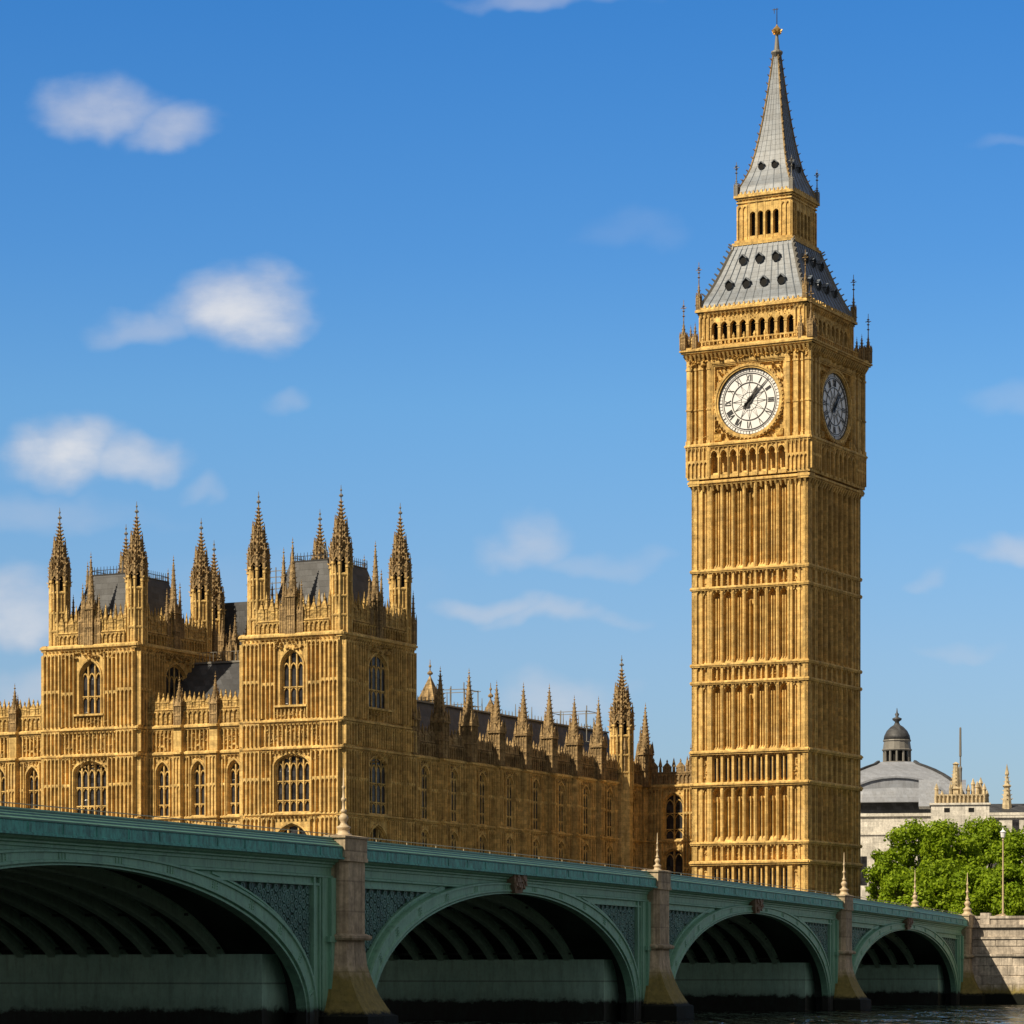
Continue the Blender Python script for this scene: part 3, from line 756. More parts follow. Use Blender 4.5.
        for rr0, rr1, o0, o1 in ((3.42, 3.6, -.5, -.12), (3.6, 3.78, -.5, -.02), (3.78, 3.9, -.5, -.14)):
            for k in range(NS):
                t0, t1 = 2 * pi * k / NS, 2 * pi * (k + 1) / NS
                T.mb.hexa([T.p(rr0 * cos(t0), o0, zc + rr0 * sin(t0)), T.p(rr0 * cos(t1), o0, zc + rr0 * sin(t1)), T.p(rr0 * cos(t1), o1, zc + rr0 * sin(t1)), T.p(rr0 * cos(t0), o1, zc + rr0 * sin(t0)),
                           T.p(rr1 * cos(t0), o0, zc + rr1 * sin(t0)), T.p(rr1 * cos(t1), o0, zc + rr1 * sin(t1)), T.p(rr1 * cos(t1), o1, zc + rr1 * sin(t1)), T.p(rr1 * cos(t0), o1, zc + rr1 * sin(t0))])
        for k in range(56):
            t0 = 2 * pi * k / 56; r = 3.84; c_ = T.p(r * cos(t0), -.1, zc + r * sin(t0))
            T.mb.box(c_[0] - .07, c_[0] + .07, c_[1] - .07, c_[1] + .07, c_[2] - .07, c_[2] + .07)
        # cornice: stepped, corbelled
        T.corbels(-H - .2, H + .2, z1 + .05, 30, 0, .5, .26, .6)
        T.box(-H - .3, H + .3, -.5, .32, z1, z1 + .2); T.box(-H - .5, H + .5, -.5, .52, z1 + .2, z1 + .38)
        T.box(-H - .62, H + .62, -.5, .66, z1 + .38, z1 + .55); T.box(-H - .5, H + .5, -.7, .6, z1 + .55, z1 + .8, top=.1)
        # balustrade
        T.box(-H + .1, H - .1, -.4, -.2, z1 + .8, z1 + 1.0); T.ribs(-H + .2, H - .2, z1 + 1.0, z1 + 1.35, 30, -.4, .14, .13, heads=False)
        T.box(-H + .1, H - .1, -.45, -.15, z1 + 1.35, z1 + 1.5)
        for k in range(12):
            a = -H + .4 + k * (2 * H - .8) / 11; c_ = T.p(a, -.3, 0)
            T.mb.frus(c_[0], c_[1], z1 + 1.5, z1 + 1.7, .1, .1); T.mb.frus(c_[0], c_[1], z1 + 1.7, z1 + 2.1, .13, .01)
    cs = mb.build('clock_stage', M['stone'], root); cv.build('carving', M['carved'], cs)

    # --- dials
    def dial_parts():
        d = MB(); pts = [(3.44 * cos(2 * pi * k / 64), 0, 3.44 * sin(2 * pi * k / 64)) for k in range(64)]
        d.add(pts + [(x, .1, z) for x, _, z in pts], [tuple(range(64))] + [(k, (k + 1) % 64, 64 + (k + 1) % 64, 64 + k) for k in range(64)])
        ir = MB()
        def ring(r0, r1, y, n=64):
            for k in range(n):
                t0, t1 = 2 * pi * k / n, 2 * pi * (k + 1) / n
                ir.hexa([(r0 * cos(t0), y, r0 * sin(t0)), (r0 * cos(t1), y, r0 * sin(t1)), (r0 * cos(t1), y + .05, r0 * sin(t1)), (r0 * cos(t0), y + .05, r0 * sin(t0)),
                         (r1 * cos(t0), y, r1 * sin(t0)), (r1 * cos(t1), y, r1 * sin(t1)), (r1 * cos(t1), y + .05, r1 * sin(t1)), (r1 * cos(t0), y + .05, r1 * sin(t0))])
        ring(3.34, 3.44, -.06); ring(2.83, 2.91, -.05); ring(1.88, 1.97, -.05); ring(3.02, 3.05, -.04); ring(.9, .925, -.035); ring(0, .2, -.05, 16)
        for k in range(60):
            t = 2 * pi * k / 60; w = .06 if k % 5 == 0 else .022
            ir.bar((3.05 * cos(t), -.03, 3.03 * sin(t)), (3.36 * cos(t), -.03, 3.36 * sin(t)), w)
        for k in range(12):
            t = 2 * pi * k / 12
            ir.bar((.2 * cos(t), -.022, .2 * sin(t)), (1.9 * cos(t), -.022, 1.9 * sin(t)), .022)
            for q in (0.5,):
                tt = t + pi / 12
                ir.bar((.92 * cos(tt), -.022, .92 * sin(tt)), (1.9 * cos(t), -.022, 1.9 * sin(t)), .02)
                ir.bar((.92 * cos(tt), -.022, .92 * sin(tt)), (1.9 * cos(t + pi / 6), -.022, 1.9 * sin(t + pi / 6)), .02)
        nu = MB(); R = ['XII', 'I', 'II', 'III', 'IV', 'V', 'VI', 'VII', 'VIII', 'IX', 'X', 'XI']
        for k, s_ in enumerate(R):
            th = pi / 2 - k * pi / 6; er = np.array((cos(th), 0, sin(th))); et = np.array((sin(th), 0, -cos(th)))
            wd = {'I': .16, 'V': .38, 'X': .38}; tot = sum(wd[c] for c in s_); x = -tot / 2
            hw = .60
            for c in s_:
                w = wd[c]
                def P(u, v_): return tuple(er * (2.06 + v_ * .68) + et * (u * 1.05) + np.array((0, -.045, 0)))
                if c == 'I': nu.bar(P(x + w / 2, 0), P(x + w / 2, 1), .06)
                if c == 'V': nu.bar(P(x + .04, 1), P(x + w / 2, 0), .06); nu.bar(P(x + w - .04, 1), P(x + w / 2, 0), .04)
                if c == 'X': nu.bar(P(x + .04, 1), P(x + w - .04, 0), .06); nu.bar(P(x + w - .04, 1), P(x + .04, 0), .04)
                x += w
        def hand(L, w, tail, ang):
            h = MB(); th = pi / 2 - radians(ang); er = np.array((cos(th), 0, sin(th))); et = np.array((sin(th), 0, -cos(th)))
            def P(u, v_, y=-.14): return tuple(er * v_ + et * u + np.array((0, y, 0)))
            prof = [(-tail, w * .5), (-tail * .6, w * 1.1), (-tail * .25, w * .5), (0, w * .9), (L * .2, w * .75), (L * .3, w * .42), (L * .75, w * .28), (L, .02)]
            for (v0, w0), (v1, w1) in zip(prof[:-1], prof[1:]):
                h.hexa([P(-w0, v0), P(w0, v0), P(w0, v0, -.08), P(-w0, v0, -.08), P(-w1, v1), P(w1, v1), P(w1, v1, -.08), P(-w1, v1, -.08)])
            return h
        return d, ir, nu, hand(1.75, .33, .7, 33), hand(3.1, .17, .9, 44)
    d, ir, nu, hh, mh = dial_parts()
    first = None
    for k, (x, y, rz) in enumerate(((0, -1, 0), (1, 0, pi / 2), (0, 1, pi), (-1, 0, -pi / 2))):
        loc = (x * (H - .36), y * (H - .36), zc)
        if first is None:
            first = d.build('clock_dial', M['dial'], root, loc)
            ir.build('dial_ironwork', M['iron'], first); nu.build('roman_numerals', M['iron'], first)
            hh.build('hour_hand', M['iron'], first); mh.build('minute_hand', M['iron'], first)
        else:
            c = copy_part(first, root, loc, rz)
            for ch in list(first.children):
                q = ch.copy(); COL.objects.link(q); q.parent = c

    # --- belfry
    mb = MB(); H = 5.85; z0, z1 = E + 64.6, E + 68.1
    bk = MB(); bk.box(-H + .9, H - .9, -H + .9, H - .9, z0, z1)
    mb.box(-H - .3, H + .3, -H - .3, H + .3, z0 - .2, z0 + .35)
    for sx in (-1, 1):
        for sy in (-1, 1): mb.box(sx * 4.7, sx * (H - .01), sy * 4.7, sy * (H - .01), z0, z1)
    for T in four(mb, H):
        n = 9; A = 4.75; st = 2 * A / n
        for i in range(n + 1):
            a = -A + i * st; T.box(a - .15, a + .15, -.55, 0, z0, z1); T.box(a - .2, a + .2, -.5, .05, z0 + 2.1, z0 + 2.22)
        for i in range(n):
            x0 = -A + i * st + .15; x1 = x0 + st - .3
            T.archplate(x0, x1, z0 + 2.2, z1, .48, -.5, -.03, 5); T.box(x0, x1, -.5, -.1, z0 + .0, z0 + .3)
        T.ribs(4.85, 5.8, z0 + .3, z1, 2, 0, .1, .1); T.ribs(-5.8, -4.85, z0 + .3, z1, 2, 0, .1, .1)
        T.carve(-A, A, z0 + 2.6, z1, 0, .16, 6, .08)
        T.corbels(-H, H, z1 + .1, 26, 0, .32, .2, .4); T.box(-H - .2, H + .2, -.5, .2, z1, z1 + .25)
        T.box(-H - .4, H + .4, -.5, .42, z1 + .25, z1 + .5); T.box(-H - .3, H + .3, -.5, .4, z1 + .5, z1 + .72, top=.1)
        for k in range(22):
            a = -H + .1 + k * (2 * H - .2) / 21; c_ = T.p(a, .2, 0); T.mb.frus(c_[0], c_[1], z1 + .6, z1 + .95, .13, .05)
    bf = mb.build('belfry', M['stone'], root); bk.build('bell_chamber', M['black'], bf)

    # --- lower iron roof
    prof = [(68.75, 5.95), (69.3, 5.75), (70.4, 5.22), (71.5, 4.75), (72.6, 4.33), (73.9, 3.88), (75.1, 3.45), (75.6, 3.35)]
    mb = MB(); mb.loft([[(-h, -h, E + z), (h, -h, E + z), (h, h, E + z), (-h, h, E + z)] for z, h in prof])
    sm = MB()
    for T in four(sm, 0):
        n = 12
        for i in range(n + 1):
            f = -1 + 2 * i / n
            for (za, ha), (zb, hb) in zip(prof[:-1], prof[1:]):
                T.mb.bar(T.p(f * ha, ha, E + za), T.p(f * hb, hb, E + zb), .1)
    lr = mb.build('lower_roof', M['lead'], root); sm.build('roof_seams', M['lead'], lr)
    hip = MB()
    for sx in (-1, 1):
        for sy in (-1, 1):
            for (za, ha), (zb, hb) in zip(prof[:-1], prof[1:]):
                hip.bar((sx * ha, sy * ha, E + za), (sx * hb, sy * hb, E + zb), .26)
                for q in (0.2, .7):
                    hx = ha + (hb - ha) * q; z = E + za + (zb - za) * q
                    hip.bar((sx * hx, sy * hx, z), (sx * (hx + .32), sy * (hx + .32), z + .3), .2, .1)
    hip.build('hip_cresting', M['grey'], lr)
    # dormers
    def dormer():
        a = MB(); b = MB()
        a.lathe(0, 0, [(0, .01), (0.001, .01)], 4)
        NS = 10; rr = .42
        pts = [(rr * cos(2 * pi * k / NS), rr * sin(2 * pi * k / NS)) for k in range(NS)]
        a.add([(x, -.28, z) for x, z in pts] + [(x, .9, z) for x, z in pts], [(k, (k + 1) % NS, NS + (k + 1) % NS, NS + k) for k in range(NS)])
        a.hexa([(-.5, -.34, .28), (0, -.34, .72), (0, .9, .72), (-.5, .9, .28), (-.42, -.34, .2), (0, -.34, .6), (0, .9, .6), (-.42, .9, .2)])
        a.hexa([(.5, -.34, .28), (0, -.34, .72), (0, .9, .72), (.5, .9, .28), (.42, -.34, .2), (0, -.34, .6), (0, .9, .6), (.42, .9, .2)])
        b.add([(x * .95, -.2, z * .95) for x, z in pts], [tuple(range(NS))])
        return a, b
    a, b = dormer(); dm = None
    def hat(z):
        for (za, ha), (zb, hb) in zip(prof[:-1], prof[1:]):
            if za <= z <= zb: return ha + (hb - ha) * (z - za) / (zb - za)
    for k in range(4):
        rz = k * pi / 2; c, s_ = cos(rz), sin(rz)
        for z, n, sp in ((71.0, 4, 1.95), (73.7, 3, 1.85)):
            for i in range(n):
                x = (i - (n - 1) / 2) * sp; y = -hat(z) - .05
                loc = (x * c - y * s_, x * s_ + y * c, E + z)
                if dm is None:
                    dm = a.build('dormer', M['lead'], root, loc); b.build('dormer_opening', M['black'], dm)
                else:
                    q = copy_part(dm, root, loc, rz)
                    for ch in dm.children: w = ch.copy(); COL.objects.link(w); w.parent = q

    # --- lantern
    mb = MB(); H = 3.0; z0, z1 = E + 75.6, E + 80.3
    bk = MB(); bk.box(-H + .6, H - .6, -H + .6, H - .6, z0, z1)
    mb.box(-H - .45, H + .45, -H - .45, H + .45, z0 - .1, z0 + .2); mb.box(-H - .25, H + .25, -H - .25, H + .25, z0 + .2, z0 + .5)
    for sx in (-1, 1):
        for sy in (-1, 1): mb.box(sx * 1.75, sx * (H - .01), sy * 1.75, sy * (H - .01), z0, z1)
    for T in four(mb, H):
        n = 4; A = 1.75; st = 2 * A / n
        T.box(-A, A, -.4, -.02, z0, z0 + .9)
        for i in range(n + 1):
            a_ = -A + i * st; T.box(a_ - .12, a_ + .12, -.45, .05, z0 + .5, z1)
        for i in range(n):
            x0 = -A + i * st + .12; x1 = x0 + st - .24; T.archplate(x0, x1, z0 + 3.1, z1, .32, -.4, .01, 5)
        T.ribs(-2.95, -1.9, z0 + .6, z1 - .6, 2, 0, .08, .1); T.ribs(1.9, 2.95, z0 + .6, z1 - .6, 2, 0, .08, .1)
        T.box(-H - .1, H + .1, -.4, .12, z1 - .35, z1 - .2)
        T.corbels(-H, H, z1 + .15, 16, 0, .25, .18, .3); T.box(-H - .15, H + .15, -.5, .18, z1, z1 + .2); T.box(-H - .3, H + .3, -.5, .34, z1 + .2, z1 + .45); T.box(-H - .25, H + .25, -.5, .3, z1 + .45, z1 + .6, top=.1)
        for k in range(14):
            a_ = -H + k * (2 * H) / 13; c_ = T.p(a_, .15, 0); T.mb.frus(c_[0], c_[1], z1 + .5, z1 + .85, .12, .04)
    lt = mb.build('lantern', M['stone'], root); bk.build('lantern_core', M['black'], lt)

    # --- spire
    sp = [(80.79, 3.15), (81.75, 2.85), (82.71, 2.42), (83.77, 2.03), (85.37, 1.67), (87.08, 1.36), (88.9, 1.09), (91.56, 0.74), (94.12, 0.46), (95.83, 0.28)]
    mb = MB(); mb.loft([[(-h, -h, E + z), (h, -h, E + z), (h, h, E + z), (-h, h, E + z)] for z, h in sp])
    sm = MB()
    for T in four(sm, 0):
        for i in range(7):
            f = -1 + 2 * i / 6
            for (za, ha), (zb, hb) in zip(sp[:-1], sp[1:]):
                if abs(f) < .99 and za > 91 and i % 2: continue
                T.mb.bar(T.p(f * ha, ha, E + za), T.p(f * hb, hb, E + zb), .07)
    sr = mb.build('spire', M['lead'], root); sm.build('spire_seams', M['lead'], sr)
    cr = MB()
    for sx in (-1, 1):
        for sy in (-1, 1):
            for (za, ha), (zb, hb) in zip(sp[:-1], sp[1:]):
                cr.bar((sx * ha, sy * ha, E + za), (sx * hb, sy * hb, E + zb), .15)
                n = max(2, int((zb - za) / .8))
                for i in range(n):
                    q = (i + .3) / n; hx = ha + (hb - ha) * q; z = E + za + (zb - za) * q
                    cr.bar((sx * hx, sy * hx, z), (sx * (hx + .2), sy * (hx + .2), z + .22), .16, .06)
    cr.build('spire_crockets', M['wstone'], sr)
    for k in range(4):
        rz = k * pi / 2; c, s_ = cos(rz), sin(rz)
        for i in (-1, 1):
            x = i * .75; y = -2.02; loc = (x * c - y * s_, x * s_ + y * c, E + 83.8)
            q = copy_part(dm, root, loc, rz, (.8, .8, .8))
            for ch in dm.children: w = ch.copy(); COL.objects.link(w); w.parent = q
    # top finial
    mb = MB(); z = E
    mb.lathe(0, 0, [(z + 95.51, .3), (z + 95.83, .5), (z + 96.04, .62), (z + 96.20, .6), (z + 96.36, .3), (z + 97.33, .2), (z + 98.07, .13)], 12)
    tf = mb.build('top_finial', M['grey'], root)
    gb = MB(); gb.lathe(0, 0, [(z + 97.97, .15), (z + 98.23, .4), (z + 98.50, .46), (z + 98.66, .3), (z + 98.87, .12), (z + 99.03, .05)], 10)
    crockets(gb, 0, 0, z + 98.29, z + 97.9, .38, .3, 2, 8, .24)
    gb.build('gilt_crown', M['gold'], tf)
    rd = MB(); rd.lathe(0, 0, [(z + 98.93, .05), (z + 100.75, .035)], 6); rd.bar((-.5, 0, z + 100.63), (.15, 0, z + 100.63), .06); rd.bar((-.3, 0, z + 100.21), (-.3, 0, z + 100.75), .05)
    rd.build('weather_rod', M['iron'], tf)

    # --- pinnacles at the corners
    def slim(w, h):
        p = MB(); pinnacle(p, 0, 0, 0, w, h * .62, .6); p.lathe(0, 0, [(h * .5, .06), (h, .03)], 5)
        for q in (.66, .76, .86): p.lathe(0, 0, [(h * q, .03), (h * q + .1, .17), (h * q + .2, .03)], 6)
        p.bar((-.32, 0, h * .84), (.32, 0, h * .84), .06); p.bar((0, -.32, h * .84), (0, .32, h * .84), .06)
        return p
    P1 = None
    for (hh_, z, w, h) in ((7.1, 64.4, .55, 5.2), (5.95, 68.7, .4, 4.9), (3.1, 80.7, .34, 3.6)):
        pm = slim(w, h); f0 = None
        for sx, sy in ((-1, -1), (1, -1), (1, 1), (-1, 1)):
            loc = (sx * hh_, sy * hh_, E + z)
            if f0 is None: f0 = pm.build('pinnacle', M['wstone'] if z < 80 else M['grey'], root, loc)
            else: copy_part(f0, root, loc)
    pm = MB(); pinnacle(pm, 0, 0, 0, .38, 2.9, .6); f0 = None
    for sx in (-1, 1):
        for sy in (-1, 1):
            for dx, dy in ((-1.0, 0), (0, -1.0)):
                loc = (sx * (6.9 + dx), sy * (6.9 + dy), E + 64.4)
                if f0 is None: f0 = pm.build('pinnacle', M['wstone'], root, loc)
                else: copy_part(f0, root, loc)
    # carved heads below the clock cornice corners
    return root
build_clock_tower()

# ------------------------------------------------------------------ PALACE
PR = radians(-26.5)
PC = (-.05493 * 272, 272.0)
Z1_, Z2_, Z3_, Z4_ = E + 14.1, E + 19.9, E + 22.3, E + 29.8   # strings


def gothic_face(T, L, kind, tower, win_mb):
    """carves one face of a corner pavilion; T has a from 0 to L"""
    dep = .5
    # corner buttress strips of fine ribs at both ends
    cw = 1.9 if L < 11 else 2.1
    ww = 1.55; m = L / 2
    # ground storey
    lw = 1.75
    opening_wall(T, 0, L, 3.0, Z1_ - .1, [(m - 1.6, m + 1.6, Z1_ - 5.2, Z1_ - 2.2, 1.4)], dep=dep)
    opening_wall(T, 0, L, Z1_ - .1, Z2_ + .1, [(m - lw, m + lw, Z1_ + .3, Z2_ - 1.45, 1.0)], dep=dep)
    T.box(0, L, -dep, 0, Z2_ + .1, Z3_)
    uw = 1.1 if kind == 'front' else 1.7
    opening_wall(T, 0, L, Z3_, Z4_, [(m - uw, m + uw, Z3_ + 1.5, Z4_ - 2.55, 1.35)], dep=dep)
    for s0, s1 in ((0, cw), (L - cw, L)):
        T.box(s0, s1, -.1, .24, 3.0, Z4_)
        n = 4
        for za, zb, mids in ((4, Z1_ - .2, ()), (Z1_ + .2, Z2_ - .1, (Z1_ + 3.2,)), (Z2_ + .35, Z3_ - .1, ()), (Z3_ + .35, Z4_ - .5, (Z3_ + 3.6,))):
            T.ribs(s0 + .1, s1 - .1, za, zb, n, .22, .16, .12, mids=mids)
    # panels between corner strips and windows
    for za, zb, w_, mids in ((4, Z1_ - .2, 1.85, ()), (Z1_ + .2, Z2_ - .1, lw + .25, (Z1_ + 3.2,)), (Z3_ + .35, Z4_ - .4, uw + .5, (Z3_ + 3.4,))):
        for s0, s1 in ((cw, m - w_), (m + w_, L - cw)):
            if s1 - s0 > .5:
                T.ribs(s0 + .08, s1 - .06, za, zb, max(2, int((s1 - s0) / .42)), -.02, .2, .11, mids=mids)
    T.ribs(m - uw - .3, m + uw + .3, Z3_ + .35, Z3_ + 1.4, 7, -.02, .14, .09)
    T.ribs(cw, L - cw, Z2_ + .35, Z3_ - .15, int((L - 2 * cw) / .42), -.02, .16, .1)
    # oriel sill
    T.box(m - uw - .55, m + uw + .55, -.1, .4, Z3_ + 1.3, Z3_ + 1.48)
    for z, pr, h in ((Z1_, .34, .26), (Z2_, .38, .3), (Z3_, .38, .3), (Z4_, .42, .4)):
        T.string(-.3, L + .3, z, pr, h, back=-.3)
        T.corbels(0, L, z - h * .5, int(L / .42), .2, .2, .16, .25)


def build_palace():
    root = empty('palace', 'long golden gothic palace with two turreted pavilions and a receding pinnacled wing', 'palace', (PC[0], PC[1], 0), PR)
    W, D = 9.9, 13.1
    tm, tcore, tfin = turret_meshes(.84, 0, 13.0, 5.2)
    proto = {'t': None}

    def turret(parent, x, y, z, s=1.0, sz=1.0):
        if proto['t'] is None:
            t = tm.build('turret', M['pstone'], parent, (x, y, z)); proto['t'] = t
            proto['c'] = tcore; proto['f'] = tfin
            t2 = t
        else:
            t2 = copy_part(proto['t'], parent, (x, y, z))
        t2.scale = (s, s, s * sz)
        return t2

    def pavilion(x1):
        x0 = x1 - W
        mb = MB(); mb.box(x0 + .45, x1 - .45, .45, D - .45, 3.0, Z4_ + .2)
        for i, T in enumerate(rect4(mb, x0, x1, 0, D)):
            gothic_face(T, W if i % 2 == 0 else D, 'front' if i % 2 == 0 else 'side', None, None)
        pv = mb.build('corner_pavilion', M['pstone'], root)
        cm = MB()
        for i, T in enumerate(rect4(cm, x0, x1, 0, D)):
            L = W if i % 2 == 0 else D
            T.carve(2, L - 2, Z2_ + .4, Z3_ - .2, 0, .26, 9, .2)
            T.carve(.1, L - .1, Z4_ - 1.2, Z4_ - .25, .1, .26, 9, .25)
            T.carve(2, L - 2, Z2_ - 1.1, Z2_ - .15, .02, .22, 6, .16)
            T.carve(L / 2 - 1.9, L / 2 + 1.9, Z3_ + .4, Z3_ + 1.2, .1, .22, 8, .16)
            spiky_parapet(T, 1.2, L - 1.2, Z4_ + .3, 1.1, 7 if L < 11 else 10, 0, 1.35)
        cm.build('parapet', M['pcarved'], pv)
        for i, T in enumerate(rect4(mb, x0, x1, 0, D)):
            L = W if i % 2 == 0 else D; m = L / 2
            uw = 1.1 if i % 2 == 0 else 1.7
            window(pv, T, m - 1.75, m + 1.75, Z1_ + .3, Z2_ - 1.45, 1.0, 5 if i % 2 == 0 else 4, (Z1_ + 1.3, Z1_ + 3.0), dep=.42 if i % 2 == 0 else .16, td=1.0 if i % 2 == 0 else .35)
            window(pv, T, m - uw, m + uw, Z3_ + 1.5, Z4_ - 2.55, 1.35, 3 if i % 2 == 0 else 4, (Z3_ + 3.1,), dep=.42 if i % 2 == 0 else .16, td=1.0 if i % 2 == 0 else .35)
            window(pv, T, m - 1.6, m + 1.6, Z1_ - 5.2, Z1_ - 2.2, 1.4, 3, ())
        # turrets
        for x, y in ((x0 + 1.0, .85), (x1 - .45, .8), (x1 - .75, D - .9), (x0 + .7, D - .85)):
            turret(pv, x, y, Z4_ + .1)
        for tx, ty in ((x0 + 1.0, .85), (x1 - .45, .8), (x1 - .75, D - .9)):
            for ex, ey, eh in ((1.15, -.25, 3.6), (-1.0, .7, 4.4), (.75, 1.1, 5.0)):
                if x0 < tx + ex < x1 + .3: place_pin(pv, tx + ex, max(.1, ty + ey), Z4_ + .3, .42, eh, .6)
        for x, y, w, h in (((x0 + x1) / 2, .1, .85, 8.6), (x1 - .2, D * .5, .85, 8.8), (x0 + .2, D * .5, .85, 8.8), ((x0 + x1) / 2, D - .1, .85, 8.6),
                           ((x0 + x1) / 2 - .9, .1, .5, 5.8), (x1 - .2, D * .5 + 1.1, .5, 6.4), (x1 - .2, D * .5 - 1.1, .5, 5.6), ((x0 + x1) / 2 + .9, .1, .5, 4.8)):
            place_pin(pv, x, y, Z4_ + .2, w, h, .9)
        rf = MB(); cx, cy = (x0 + x1) / 2, D / 2
        rf.frus(cx, cy, Z4_ + .6, Z4_ + 7.0, W / 2 - 1.2, 1.9, D / 2 - 1.2, 3.6)
        r = rf.build('roof', M['slate'], pv)
        vt = MB()
        for k_ in range(7):
            xx = cx + random.uniform(-2.2, 2.2); yy_ = y_lo = .9 + random.uniform(.6, 1.4); zz_ = Z4_ + random.uniform(.8, 1.6)
            vt.frus(xx, yy_, zz_ - .8, zz_ + random.uniform(.8, 1.8), .22, .2); vt.frus(xx, yy_, zz_ + 1.6, zz_ + 2.4, .24, .02)
        for k_ in range(3): vt.bar((cx + random.uniform(-1.8, 1.8), cy, Z4_ + 6.8), (cx + random.uniform(-1.8, 1.8), cy, Z4_ + 8.8), .07)
        vt.build('roof_vents', M['grey'], r)
        ir = MB()
        for i, T in enumerate(rect4(ir, cx - 1.9, cx + 1.9, cy - 3.6, cy + 3.6)):
            L = 3.8 if i % 2 == 0 else 7.2
            T.box(0, L, -.04, .04, Z4_ + 7.0, Z4_ + 7.1); T.box(0, L, -.03, .03, Z4_ + 7.45, Z4_ + 7.5)
            for k in range(int(L / .35) + 1): T.mb.frus(*T.p(k * .35, 0, 0)[:2], Z4_ + 7.0, Z4_ + 7.8, .03, .015)
        ir.build('roof_cresting', M['iron'], r)
        return pv
    pavilion(0)
    pavilion(-21.3)

    def rng(name, ox, oy, dx, dy, nx, ny, L, nb, first_half=True, ztop=Z3_, win=1.25, lights=2, pinh=5.2, stagger=0, pw=.72, sp=.9, parap=1.4, wing=False):
        mb = MB(); T = Fac(mb, ox, oy, dx, dy, nx, ny); st = L / nb
        T.box(0, L, -3.0, -.5, 3.0, ztop)
        top = Z2_ if wing else Z3_
        for i in range(nb):
            c = (i + .5) * st; b0, b1 = i * st, (i + 1) * st; bw = .42
            opening_wall(T, b0, b1, 3.0, Z1_ - .1, [(c - win / 2, c + win / 2, Z1_ - 4.6, Z1_ - 1.6, .8)], dep=.5)
            opening_wall(T, b0, b1, Z1_ - .1, Z2_ - .02, [(c - win / 2, c + win / 2, Z1_ + .3, Z2_ - 1.7, 1.0)], dep=.5)
            for za, zb in ((4, Z1_ - .2), (Z1_ + .2, Z2_ - .2)):
                for s0, s1 in ((b0 + bw, c - win / 2 - .22), (c + win / 2 + .22, b1 - bw)):
                    T.ribs(s0, s1, za, zb, max(2, int((s1 - s0) / .36)), -.02, .16, .1, mids=(zb - 2.6,))
            if not wing:
                T.box(b0, b1, -.5, -.12, Z2_, Z3_)
                T.ribs(b0 + bw, b1 - bw, Z2_ + .3, Z3_ - .1, 7, -.14, .16, .1)
                # small niche with hood
                T.archband(c - .28, c + .28, Z2_ + .4, .35, -.2, .1, .12, 4)
            for k, zz in ((0, 0), (1, 0)):
                pass
        for i in range(nb + 1):
            a = i * st
            T.box(a - .42, a + .42, -.2, .55, 3.0, ztop + .2); T.box(a - .42, a + .42, -.2, .55, ztop + .2, ztop + .9, top=.2)
            T.ribs(a - .34, a + .34, 4, Z1_ - .2, 2, .52, .1, .08); T.ribs(a - .34, a + .34, Z1_ + .3, Z2_ - .2, 2, .52, .1, .08, mids=(Z1_ + 3,))
        strs = ((Z1_, .3, .28), (Z2_, .34, .34)) + (() if wing else ((Z3_, .34, .36),))
        for z, pr, h in strs:
            T.string(0, L, z, pr, h, back=-.3)
            for i in range(nb + 1):
                T.string(i * st - .5, i * st + .5, z, pr + .5, h, back=-.3)
            T.corbels(0, L, z - h * .5, int(L / .4), 0, .2, .15, .25)
        w = mb.build(name, M['pstone'], root)
        cm = MB(); C = T.on(cm)
        for i in range(nb):
            b0, b1 = i * st, (i + 1) * st
            C.carve(b0 + .4, b1 - .4, Z2_ - .9, Z2_ - .15, 0, .2, 7, .14)
            if not wing: C.carve(b0 + .4, b1 - .4, Z2_ + .4, Z3_ - .2, -.1, .24, 9, .2)
            spiky_parapet(C, b0 + .4, b1 - .4, ztop + .25, parap, 3 if st < 5 else 4, 0, sp)
        pins = []
        for i in range(nb + 1):
            x, y, _ = C.p(i * st, .18, 0)
            pins.append((x, y, ztop + .2, pw, pinh * (1.0 + .04 * ((i * 7) % 3 - 1)), .9))
            x, y, _ = C.p(i * st, -.3, 0); pins.append((x, y, ztop + .4, pw * .6, pinh * .72, .6))
        cm.build('parapet', M['wstone'] if wing else M['pcarved'], w)
        for p_ in pins: place_pin(w, *p_)
        for i in range(nb):
            c = (i + .5) * st
            dp = .12 if name == 'side_wing' else .42; td_ = .3 if name == 'side_wing' else 1.0
            window(w, T, c - win / 2, c + win / 2, Z1_ + .3, Z2_ - 1.7, 1.0, lights, (Z1_ + 1.3, Z1_ + 3.0), dep=dp, td=td_)
            window(w, T, c - win / 2, c + win / 2, Z1_ - 4.6, Z1_ - 1.6, .8, lights, (), dep=dp, td=td_)
        return w, T
    # middle front range, between the pavilions (recessed 1.5 m)
    w, T = rng('centre_range', -21.3, 1.5, 1, 0, 0, -1, 11.4, 3, win=1.3, pinh=4.6)
    rf = MB(); rf.hexa([(-21.3, 3.4, Z3_), (-9.9, 3.4, Z3_), (-10.2, 20, Z3_), (-21.6, 20, Z3_), (-21.6, 9.5, Z3_ + 6.6), (-10.2, 9.5, Z3_ + 6.6), (-10.2, 10.5, Z3_ + 6.6), (-21.6, 10.5, Z3_ + 6.6)])
    r = rf.build('roof', M['slate'], w)
    rc = MB(); rc.box(-21.6, -10.2, 9.35, 10.65, Z3_ + 6.6, Z3_ + 6.78)
    for k in range(30): rc.box(-21.4 + k * .38, -21.36 + k * .38, 9.6, 9.64, Z3_ + 6.7, Z3_ + 7.7)
    rc.box(-21.6, -10.2, 9.6, 9.65, Z3_ + 7.65, Z3_ + 7.7)
